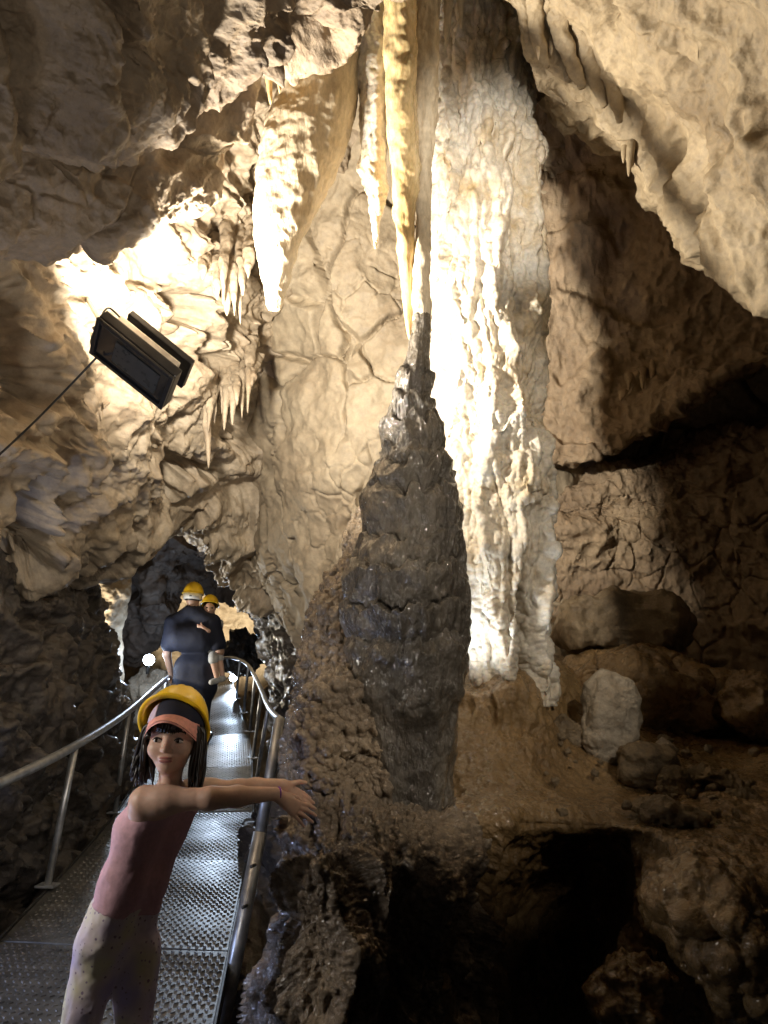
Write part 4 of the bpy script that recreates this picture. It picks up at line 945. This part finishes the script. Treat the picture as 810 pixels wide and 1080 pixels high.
# ---- the girl
def girl():
    def Q(px, py, Z): return P(px, py, Z - 0.07 + (1190 - py) / 465 * 0.2)
    base = Q(97, 1192, 2.09)
    root = thing('person', 'girl in pink sleeveless top and yellow helmet reaching both arms to the wet rock', 'person', base)
    S1, S2 = Q(152, 845, 2.01), Q(203, 836, 2.17)
    lat = unit(S2 - S1); neck = Q(181, 826, 2.10); chest = Q(161, 872, 2.10); belly = Q(142, 928, 2.09); pel = Q(124, 984, 2.09)
    up_ = unit(neck - pel); fwd = unit(np.cross(up_, lat)); 
    if fwd @ (C0 - chest) < 0: fwd = -fwd
    H1, H2 = Q(104, 1004, 2.06), Q(145, 1004, 2.12)
    K1, K2 = Q(80, 1098, 2.02), Q(139, 1098, 2.08); A1, A2 = Q(62, 1190, 2.06), Q(134, 1188, 2.13)
    lo = np.min([S1, S2, A1, A2, pel, Q(340, 860, 2.2), Q(183, 730, 2.1), Q(60, 1080, 2.0)], 0) - 0.13
    hi = np.max([S1, S2, A1, A2, pel, Q(340, 860, 2.25), Q(183, 730, 2.1)], 0) + 0.14
    f = Field(lo, hi, 0.003)
    # trunk and legs
    T = f
    T.cap(S1 + lat * 0.035 - up_ * 0.02, S2 - lat * 0.035 - up_ * 0.02, 0.042, 0.042, 0.03)
    for sd in (-1, 1):
        T.cap(S1 * 0.5 + S2 * 0.5 + lat * 0.052 * sd - up_ * 0.03, chest + lat * 0.046 * sd, 0.050, 0.062, 0.03)
        T.cap(chest + lat * 0.046 * sd, belly + lat * 0.040 * sd, 0.062, 0.057, 0.03)
        T.cap(belly + lat * 0.040 * sd, pel + lat * 0.050 * sd, 0.057, 0.066, 0.03)
    for Hh, K, A in ((H1, K1, A1), (H2, K2, A2)):
        T.cap(Hh, K, 0.062, 0.045, 0.03); T.cap(K, A, 0.044, 0.028, 0.02)
        toe = A + fwd * 0.11 - np.array([0, 0, 0.03]); T.cap(A - np.array([0, 0, 0.02]), toe, 0.026, 0.02, 0.02)
    trunk = f.copy()
    # arms
    E1, W1 = Q(222, 842, 1.99), Q(290, 837, 2.07); E2, W2 = Q(252, 833, 2.16), Q(297, 828, 2.15)
    arms = [(S1, E1, W1), (S2, E2, W2)]
    for S_, E_, W_ in arms:
        f.cap(S_, S_ + (E_ - S_) * 0.35, 0.040, 0.034, 0.04); f.cap(S_ + (E_ - S_) * 0.3, E_, 0.0345, 0.028, 0.03)
        f.cap(E_, E_ + (W_ - E_) * 0.4, 0.031, 0.028, 0.015); f.cap(E_ + (W_ - E_) * 0.4, W_, 0.028, 0.0185, 0.015)
    # neck and head
    hc = Q(184, 777, 2.10)
    hf = unit(C0 - hc - 0.22 * RT * np.linalg.norm(C0 - hc)); hr = unit(np.cross(np.array([0, 0, 1.0]) + 0.0 * RT, hf)); hr = hr if hr @ RT > 0 else -hr
    hu = np.cross(hf, hr); hu = hu if hu[2] > 0 else -hu
    AX = np.array([hr, hf, hu])
    f.cap(neck - up_ * 0.03, hc - hu * 0.06 - hf * 0.015, 0.034, 0.033, 0.03)
    f.ell(hc + hu * 0.022 - hf * 0.008, AX, (0.070, 0.086, 0.080), 0.01)
    f.ell(hc - hu * 0.030 + hf * 0.022, AX, (0.056, 0.058, 0.072), 0.03)
    f.ell(hc - hu * 0.085 + hf * 0.055, AX, (0.022, 0.018, 0.016), 0.025)           # chin
    for s in (-1, 1):
        f.ell(hc + hr * s * 0.036 - hu * 0.036 + hf * 0.056, AX, (0.024, 0.02, 0.024), 0.02)  # cheeks
        f.cutell(hc + hr * s * 0.031 - hu * 0.010 + hf * 0.088, AX, (0.019, 0.014, 0.010), 0.012)  # sockets
        f.ell(hc + hr * s * 0.072 - hu * 0.018 - hf * 0.005, AX, (0.010, 0.018, 0.026), 0.01)  # ears
    f.cap(hc - hu * 0.008 + hf * 0.080, hc - hu * 0.036 + hf * 0.096, 0.008, 0.0105, 0.012)   # nose
    for s in (-1, 1): f.ell(hc + hr * s * 0.010 - hu * 0.038 + hf * 0.087, AX, (0.008, 0.008, 0.006), 0.006)
    f.ell(hc - hu * 0.0585 + hf * 0.0785, AX, (0.020, 0.010, 0.0055), 0.008); f.ell(hc - hu * 0.067 + hf * 0.077, AX, (0.017, 0.010, 0.0055), 0.008)
    f.cutcap(hc - hu * 0.0625 + hf * 0.090 - hr * 0.018, hc - hu * 0.0625 + hf * 0.090 + hr * 0.018, 0.0022, 0.0022, 0.004)
    # hands: knuckle row, bent fingers of different lengths, thumb from the side of the palm
    def hand(W_, kn, tips, thumb, pr=0.012):
        for K in kn: f.cap(W_ + (K - W_) * 0.12, K, 0.0135, 0.0085, 0.010)
        for K, T_, r_ in tips:
            mid = K + (T_ - K) * 0.5 + np.array([0, -0.006, 0.004]); f.cap(K, mid, r_, r_ * 0.92, 0.003); f.cap(mid, T_, r_ * 0.92, r_ * 0.72, 0.002)
        tb, tm, tt_ = thumb; f.cap(W_ + (tb - W_) * 0.3, tb, 0.011, 0.0085, 0.008); f.cap(tb, tm, 0.0082, 0.0072, 0.003); f.cap(tm, tt_, 0.0072, 0.0056, 0.002)
    k2 = [Q(314, 834, 2.2), Q(315.5, 838.5, 2.195), Q(315.5, 842.5, 2.19), Q(314, 846, 2.18)]
    t2 = [Q(327, 842, 2.25), Q(331, 847, 2.25), Q(331, 852, 2.245), Q(326, 855, 2.23)]
    hand(W2, k2, list(zip(k2, t2, (0.0068, 0.0070, 0.0067, 0.006))), (Q(310, 826, 2.17), Q(316, 824.5, 2.19), Q(322.5, 825.5, 2.21)))
    k1 = [Q(315, 847, 2.125), Q(313.5, 851, 2.12), Q(311, 855, 2.115), Q(308, 858, 2.11)]
    t1 = [Q(332.5, 853, 2.185), Q(333, 860, 2.18), Q(329.5, 867, 2.17), Q(320.5, 871.5, 2.15)]
    hand(W1, k1, list(zip(k1, t1, (0.0068, 0.0070, 0.0067, 0.0058))), (Q(307, 839.5, 2.12), Q(313, 841.5, 2.145), Q(319, 846, 2.165)))
    v, q = f.mesh(); o = mesh_obj('body', v, q, M['skin']); world_parent(o, root)
    # eyes and lips
    for s in (-1, 1):
        c = hc + hr * s * 0.031 - hu * 0.011 + hf * 0.0715
        e = Field(c - 0.02, c + 0.02, 0.001); e.ell(c, AX, (0.0125, 0.009, 0.0068), 0); v, q = e.mesh(); eo = mesh_obj('eye', v, q, M['eye']); world_parent(eo, root)
        ic = c + hf * 0.0064 - hr * 0.002
        e = Field(c - 0.02, c + 0.02, 0.001); e.ell(ic, AX, (0.0055, 0.0036, 0.0058), 0); v, q = e.mesh(); io = mesh_obj('iris', v, q, M['iris']); io.parent = eo; 
        arc = [c + hr * (0.0135 * x) + hu * (0.0066 * (1 - x * x) + 0.0006) + hf * (0.0082 - 0.004 * x * x) for x in np.linspace(-1, 1, 7)]
        world_parent(tube('eyelid', arc, [0.0008, 0.0018, 0.0022, 0.0023, 0.0022, 0.0018, 0.0008], M['hair'], n=24, seg=8), root)
        bw = tube('eyebrow', [hc + hr * s * 0.016 + hu * 0.012 + hf * 0.084, hc + hr * s * 0.032 + hu * 0.016 + hf * 0.080, hc + hr * s * 0.047 + hu * 0.011 + hf * 0.068], [0.002, 0.0026, 0.0014], M['hair'], n=20, seg=8); world_parent(bw, root)
    for dz, hh in ((-0.0588, 0.0045), (-0.0668, 0.005)):
        c = hc + hu * dz + hf * 0.0805
        e = Field(c - 0.035, c + 0.035, 0.0012); e.ell(c, AX, (0.019, 0.0092, hh), 0); v, q = e.mesh(); world_parent(mesh_obj('lip', v, q, M['lip']), root)
    # top and leggings
    hem = belly - up_ * 0.075
    t = trunk.copy()
    t.v = t.v - 0.006
    t.half(hem, -up_)
    t.cutcap(S1 - lat * 0.055 - up_ * 0.01, S1 + lat * 0.0 + up_ * 0.05, 0.05, 0.05, 0.008); t.cutcap(S2 + lat * 0.055 - up_ * 0.01, S2 - lat * 0.0 + up_ * 0.05, 0.05, 0.05, 0.008)
    t.cutcap(neck - up_ * 0.0, neck + up_ * 0.1, 0.05, 0.07, 0.008)
    v, q = t.mesh(); v = v + 0.0035 * np.stack([fbm(v, 13, 3), fbm(v + 9, 13, 3), fbm(v - 5, 10, 2)], 1)
    world_parent(mesh_obj('sleeveless_top', v, q, M['pink']), root)
    aa = np.linspace(0, 2 * np.pi, 40); 
    for S_, sg in ((S1, -1),):
        cc = S_ - lat * sg * 0.0 - up_ * 0.012
    l = trunk.copy(); l.v = l.v - 0.0045; l.half(belly - up_ * 0.055, up_)
    for A in (A1, A2): l.cutcap(A, A - np.array([0, 0, 0.05]) + fwd * 0.12, 0.045, 0.05, 0.004)
    v, q = l.mesh(); v = v + 0.0035 * np.stack([fbm(v, 16, 3), fbm(v + 9, 16, 3), fbm(v - 5, 12, 2)], 1)
    world_parent(mesh_obj('leggings', v, q, M['leggings']), root)
    for A in (A1, A2):
        s_ = Field(A - 0.2, A + 0.2, 0.004); toe = A + fwd * 0.115 - np.array([0, 0, 0.032]); s_.cap(A - np.array([0, 0, 0.028]), toe, 0.034, 0.027, 0.01); v, q = s_.mesh(); world_parent(mesh_obj('shoe', v, q, M['grey']), root)
    # hair: a cap of hair and long straight locks on both sides
    hf_ = Field(hc - 0.26, hc + 0.2, 0.004)
    hf_.ell(hc + hu * 0.030 - hf * 0.014, AX, (0.078, 0.090, 0.082), 0)
    hf_.cutell(hc - hu * 0.055 + hf * 0.085, AX, (0.060, 0.075, 0.066), 0.008)
    v, q = hf_.mesh(); world_parent(mesh_obj('hair', v, q, M['hair']), root)
    lk = random.Random(5)
    V_, F_, nb = [], [], 0
    def lock(pts, r):
        nonlocal nb
        o_ = tube('tmp', pts, r, None, n=22, seg=7); me = o_.data
        vv = np.array([x.co[:] for x in me.vertices]); V_.append(vv); F_.extend([tuple(i + nb for i in p_.vertices) for p_ in me.polygons]); nb += len(vv)
        bpy.data.objects.remove(o_); bpy.data.meshes.remove(me)
    for i in range(190):
        s = -1 if i % 2 else 1; a = lk.uniform(-1.0, 0.62)   # angle round the head, front to back
        st = hc + hr * s * 0.070 * math.cos(a * 0.9) + hf * 0.085 * (math.sin(a) - 0.05) + hu * lk.uniform(0.0, 0.04)
        if s < 0: en = Q(lk.uniform(137, 161), lk.uniform(808, 830), 2.06 + 0.10 * lk.random())
        else: en = Q(lk.uniform(198, 212), lk.uniform(818, 838), 2.04 + 0.08 * lk.random())
        midp = st * 0.45 + en * 0.55 + hr * s * lk.uniform(0.0, 0.016) + hf * lk.uniform(-0.01, 0.012)
        lock([st, st * 0.75 + midp * 0.25 + hr * s * 0.012, midp, en * 0.7 + midp * 0.3, en], [0.005, 0.006, 0.006, 0.004, 0.0008])
    for i in range(34):   # fringe
        x = lk.uniform(-0.052, 0.052); st = hc + hr * x + hu * 0.046 + hf * math.sqrt(max(0.003, 0.0070 - x * x * 1.2))
        en = hc + hr * x * 1.05 + hu * lk.uniform(0.006, 0.022) + hf * (0.002 + math.sqrt(max(0.0009, 0.0086 - x * x * 1.3)))
        lock([st, (st + en) / 2 + hf * 0.008, en], [0.005, 0.005, 0.001])
    world_parent(mesh_obj('hair', np.concatenate(V_), F_, M['hair']), root)
    # cap under the helmet: crown, side panel, visor
    cu = unit(hu * 0.97 - hf * 0.20); cf = np.cross(hr, cu); cf = cf if cf @ hf > 0 else -cf
    CA = np.array([hr, cf, cu])
    k = Field(hc - 0.16, hc + 0.18, 0.0035); k.ell(hc + hu * 0.030 - hf * 0.006, CA, (0.083, 0.096, 0.088), 0); k.half(hc + cu * 0.030, -cu)
    k2_ = k.copy(); k.half(hc - hr * 0.045, -hr); v, q = k.mesh(); world_parent(mesh_obj('cap_crown', v, q, M['navycap']), root)
    k2_.half(hc - hr * 0.046, hr); v, q = k2_.mesh(); world_parent(mesh_obj('cap_side', v, q, M['lilac']), root)
    na, nr = 40, 14; V_ = []
    for side in (0.0035, -0.0035):
        for j in range(nr):
            for i in range(na):
                a = -1.15 + 2.3 * i / (na - 1); rr_ = j / (nr - 1)
                ext = 0.060 * math.cos(a * 1.15) * rr_
                pz = 0.036 - 0.034 * rr_ - 0.05 * (math.sin(a) ** 2) * (0.35 + 0.35 * rr_) + 0.010
                V_.append(hc + hr * (0.083 * math.sin(a)) + cf * (0.090 * math.cos(a) - 0.004 + ext) + cu * (pz + side))
    n0 = na * nr; gf = grid_faces(nr, na); F_ = [tuple(x) for x in gf] + [tuple(x[::-1] + n0) for x in gf]
    rim = list(range(na)) + [j * na + na - 1 for j in range(1, nr)] + [(nr - 1) * na + i for i in range(na - 2, -1, -1)] + [j * na for j in range(nr - 2, 0, -1)]
    for i in range(len(rim)): F_.append((rim[i], rim[(i + 1) % len(rim)], rim[(i + 1) % len(rim)] + n0, rim[i] + n0))
    world_parent(mesh_obj('cap_visor', np.array(V_), F_, M['coral']), root)
    # hard hat pushed to the back of the head
    tl = math.radians(46); au = unit(math.cos(tl) * np.array([0, 0, 1.0]) - math.sin(tl) * hf + 0.06 * hr); ar = unit(hr - au * (hr @ au)); af = np.cross(au, ar)
    if af @ hf < 0: af = -af
    helmet(Q(184, 764, 2.12), np.array([ar, af, au]), 0.098, root, H=0.128)
    world_parent(tube('bracelet', [W1 + unit(W1 - E1) * 0.012 + 0.0175 * (math.cos(a) * unit(np.cross(W1 - E1, FW)) + math.sin(a) * unit(np.cross(W1 - E1, UP))) for a in np.linspace(0, 2 * np.pi, 16)], 0.0022, M['purple'], n=40, seg=8), root)
M['purple'] = plain('violet bracelet', (0.22, 0.05, 0.35), 0.5)
girl()

# ---- the man with a small child on his arm, seen from behind
def man():
    def Q(px, py, Z): return P(px, py, Z + (784 - py) / 97.5 * 0.25)
    Zm = 8.0; base = Q(206, 784, 8.05)
    root = thing('person', 'man in dark navy clothes and yellow helmet walking away with a child on his arm', 'person', base)
    S1, S2 = Q(183, 657, Zm), Q(224, 657, Zm); hc = Q(203.5, 630, Zm); pel = Q(205, 724, Zm + 0.05)
    ctr = Q(205, 700, Zm); lo = ctr - np.array([0.65, 0.6, 1.25]); hi = ctr + np.array([0.65, 0.6, 1.15])
    f = Field(np.minimum(lo, hi), np.maximum(lo, hi), 0.012)
    lat = unit(S2 - S1); up_ = np.array([0, 0, 1.0])
    neck = Q(204, 645, Zm)
    for q in (S1, S2): f.cap(neck + up_ * 0.01, q, 0.06, 0.066, 0.05)
    f.cap(S1 + lat * .09 - up_ * 0.16, S2 - lat * .09 - up_ * 0.16, 0.13, 0.13, 0.08)
    f.cap(pel - lat * 0.1 + up_ * 0.2, pel + lat * 0.1 + up_ * 0.2, 0.125, 0.125, 0.1); f.cap(pel - lat * 0.1, pel + lat * 0.1, 0.13, 0.13, 0.1)
    A = []
    for s in (-1, 1):
        H_ = pel + lat * 0.1 * s - up_ * 0.05; K_ = H_ - up_ * 0.42 + FW * 0.03; Ak = base + lat * 0.11 * s + up_ * 0.07
        f.cap(H_, K_, 0.095, 0.065, 0.05); f.cap(K_, Ak, 0.062, 0.042, 0.03); A.append(Ak)
    trunk = f.copy()
    E1 = Q(176, 690, Zm); W1 = Q(181, 713, Zm + 0.12)
    E2 = Q(232, 688, Zm + 0.02); W2 = Q(222, 694, Zm + 0.28)
    for S_, E_, W_ in ((S1, E1, W1), (S2, E2, W2)):
        f.cap(S_, E_, 0.06, 0.045, 0.03); f.cap(E_, W_, 0.045, 0.03, 0.02)
        d = unit(W_ - E_)
        for q in range(4): f.cap(W_, W_ + d * 0.15 + lat * 0.02 * (q - 1.5), 0.02, 0.011, 0.01)
        f.cap(W_, W_ + d * 0.08 - lat * 0.05, 0.018, 0.011, 0.01)
    arms = f.copy()
    f.cap(neck, hc, 0.058, 0.06, 0.03); f.ell(hc, np.eye(3), (0.078, 0.098, 0.115), 0.02)
    f.cap(hc + FW * 0.09, hc + FW * 0.115 - up_ * 0.03, 0.012, 0.016, 0.02)
    for s in (-1, 1): f.ell(hc + lat * 0.08 * s, np.eye(3), (0.015, 0.025, 0.035), 0.01)
    v, q = f.mesh(); world_parent(mesh_obj('body', v, q, M['skin2']), root)
    t = trunk.copy()
    for S_, E_ in ((S1, E1), (S2, E2)): t.cap(S_, S_ * 0.3 + E_ * 0.7, 0.066, 0.066, 0.04)
    t.v = t.v - 0.024; t.half(pel - up_ * 0.15, -up_); t.cutcap(neck + up_ * 0.03, neck + up_ * 0.2, 0.075, 0.09, 0.01)
    v, q = t.mesh(); v = v + 0.007 * np.stack([fbm(v, 5, 3), fbm(v + 9, 5, 3), fbm(v - 5, 5, 2)], 1); world_parent(mesh_obj('tee_shirt', v, q, M['navy']), root)
    l = trunk.copy(); l.v = l.v - 0.022; l.half(pel + up_ * 0.08, up_); l.half(base + up_ * 0.12, -up_)
    v, q = l.mesh(); v = v + 0.008 * np.stack([fbm(v, 5, 3), fbm(v + 9, 5, 3), fbm(v - 5, 5, 2)], 1); world_parent(mesh_obj('trousers', v, q, M['navy']), root)
    for Ak in A:
        s_ = Field(Ak - 0.3, Ak + 0.3, 0.012); s_.cap(Ak - up_ * 0.03 - FW * 0.04, Ak - up_ * 0.035 + FW * 0.17, 0.05, 0.04, 0.02); v, q = s_.mesh(); world_parent(mesh_obj('shoe', v, q, M['black']), root)
    h = Field(hc - 0.2, hc + 0.2, 0.008); h.ell(hc - FW * 0.012 + up_ * 0.01, np.eye(3), (0.084, 0.102, 0.108), 0); h.half(hc - up_ * 0.045, -up_); v, q = h.mesh(); world_parent(mesh_obj('hair', v, q, M['hair']), root)
    helmet(hc + up_ * 0.045, np.array([[1.0, 0, 0], [0, 1.0, 0], [0, 0, 1.0]]), 0.112, root, H=0.135, seg=48)
    world_parent(lathe_shell('neck_band', hc + up_ * 0.0, np.eye(3), [(0.098, 0.045), (0.104, 0.045), (0.102, -0.03), (0.096, -0.03), (0.098, 0.045)], M['whiteband'], 40, mod=lambda x, y, z, th: (x, y * 1.1, z)), root)
def child():
    def Q(px, py, Z): return P(px, py, Z + (784 - py) / 97.5 * 0.25)
    Zc = 8.0; up_ = np.array([0, 0, 1.0])
    seat = Q(226, 690, Zc + 0.12)
    root = thing('person', 'small child in light grey top and yellow helmet carried on the man\'s right arm', 'person', seat)
    hc = Q(221, 641, Zc + 0.02); ch = Q(225.5, 664, Zc + 0.1); lat = unit(RT * 0.9 + FW * 0.3)
    f = Field(seat - 0.65, seat + 0.65, 0.009)
    f.cap(ch - lat * 0.04 + up_ * 0.06, ch + lat * 0.04 + up_ * 0.06, 0.05, 0.05, 0.03); f.cap(ch - lat * 0.03, seat, 0.08, 0.085, 0.04)
    trunk = f.copy()
    E1 = Q(219.5, 666, Zc - 0.10); W1 = Q(213.5, 661, Zc - 0.12)
    f.cap(ch - lat * 0.05 + up_ * 0.06, E1, 0.032, 0.025, 0.02); f.cap(E1, W1, 0.025, 0.018, 0.02)
    for q in range(4): f.cap(W1, W1 - RT * 0.055 + UP * (0.025 - 0.016 * q), 0.012, 0.008, 0.006)
    f.cap(W1, W1 + UP * 0.04 - RT * 0.015, 0.011, 0.008, 0.006)
    E2 = Q(232, 672, Zc + 0.25); f.cap(ch + lat * 0.07 + up_ * 0.06, E2, 0.032, 0.022, 0.02)
    K1 = Q(225, 696, Zc - 0.09); A1 = Q(229, 716, Zc - 0.06); K2 = Q(231, 694, Zc + 0.02); A2 = Q(235, 714, Zc + 0.02)
    for K, A in ((K1, A1), (K2, A2)):
        f.cap(seat, K, 0.06, 0.042, 0.03); f.cap(K, A, 0.042, 0.026, 0.02)
    trs = f.copy()
    hf = unit(C0 - hc); hr = unit(np.cross(hf, up_)); hr = hr if hr @ RT > 0 else -hr; AX = np.array([hr, hf, up_])
    f.cap(ch + up_ * 0.08, hc, 0.035, 0.035, 0.02); f.ell(hc, AX, (0.068, 0.078, 0.088), 0.02); f.ell(hc - up_ * 0.03 + hf * 0.02, AX, (0.055, 0.055, 0.06), 0.02)
    f.cap(hc + hf * 0.07 - up_ * 0.005, hc + hf * 0.08 - up_ * 0.03, 0.008, 0.012, 0.012)
    for s in (-1, 1): f.cutell(hc + hr * 0.028 * s + hf * 0.082, AX, (0.016, 0.014, 0.011), 0.01)
    v, q = f.mesh(); world_parent(mesh_obj('body', v, q, M['skin']), root)
    for s in (-1, 1):
        c = hc + hr * 0.028 * s + hf * 0.068; e = Field(c - 0.03, c + 0.03, 0.003); e.ell(c, AX, (0.012, 0.009, 0.008), 0); v, q = e.mesh(); world_parent(mesh_obj('eye', v, q, M['iris']), root)
    t = trunk.copy(); t.v = t.v - 0.012; v, q = t.mesh(); v = v + 0.006 * fbm(v, 8, 3)[:, None]; world_parent(mesh_obj('top', v, q, M['grey']), root)
    e = Field(seat - 0.6, seat + 0.6, 0.009); e.cap(ch - lat * 0.05 + up_ * 0.06, ch * 0.35 + E1 * 0.65 + up_ * .02, 0.045, 0.04, 0.01); v, q = e.mesh(); world_parent(mesh_obj('sleeve', v, q, M['grey']), root)
    for K in (K1, K2):
        e = Field(seat - 0.6, seat + 0.6, 0.009); e.cap(seat, K, 0.072, 0.054, 0.02); v, q = e.mesh(); world_parent(mesh_obj('shorts', v, q, M['grey']), root)
    for A in (A1, A2):
        e = Field(A - 0.25, A + 0.25, 0.008); e.cap(A - up_ * 0.015, A - up_ * 0.03 - RT * 0.06 + hf * 0.07, 0.036, 0.03, 0.02); v, q = e.mesh(); world_parent(mesh_obj('shoe', v, q, M['grey']), root)
    e = Field(hc - 0.2, hc + 0.2, 0.006); e.ell(hc + up_ * 0.012 - hf * 0.01, AX, (0.074, 0.084, 0.085), 0); e.cutell(hc - up_ * 0.03 + hf * 0.085, AX, (0.06, 0.08, 0.06), 0.01); v, q = e.mesh(); world_parent(mesh_obj('hair', v, q, M['hair']), root)
    tl = math.radians(14); au = unit(up_ - math.sin(tl) * hf); af = unit(hf - au * (hf @ au)); ar = np.cross(af, au)
    helmet(hc + up_ * 0.035, np.array([ar, af, au]), 0.098, root, H=0.118, seg=48)
man(); child()
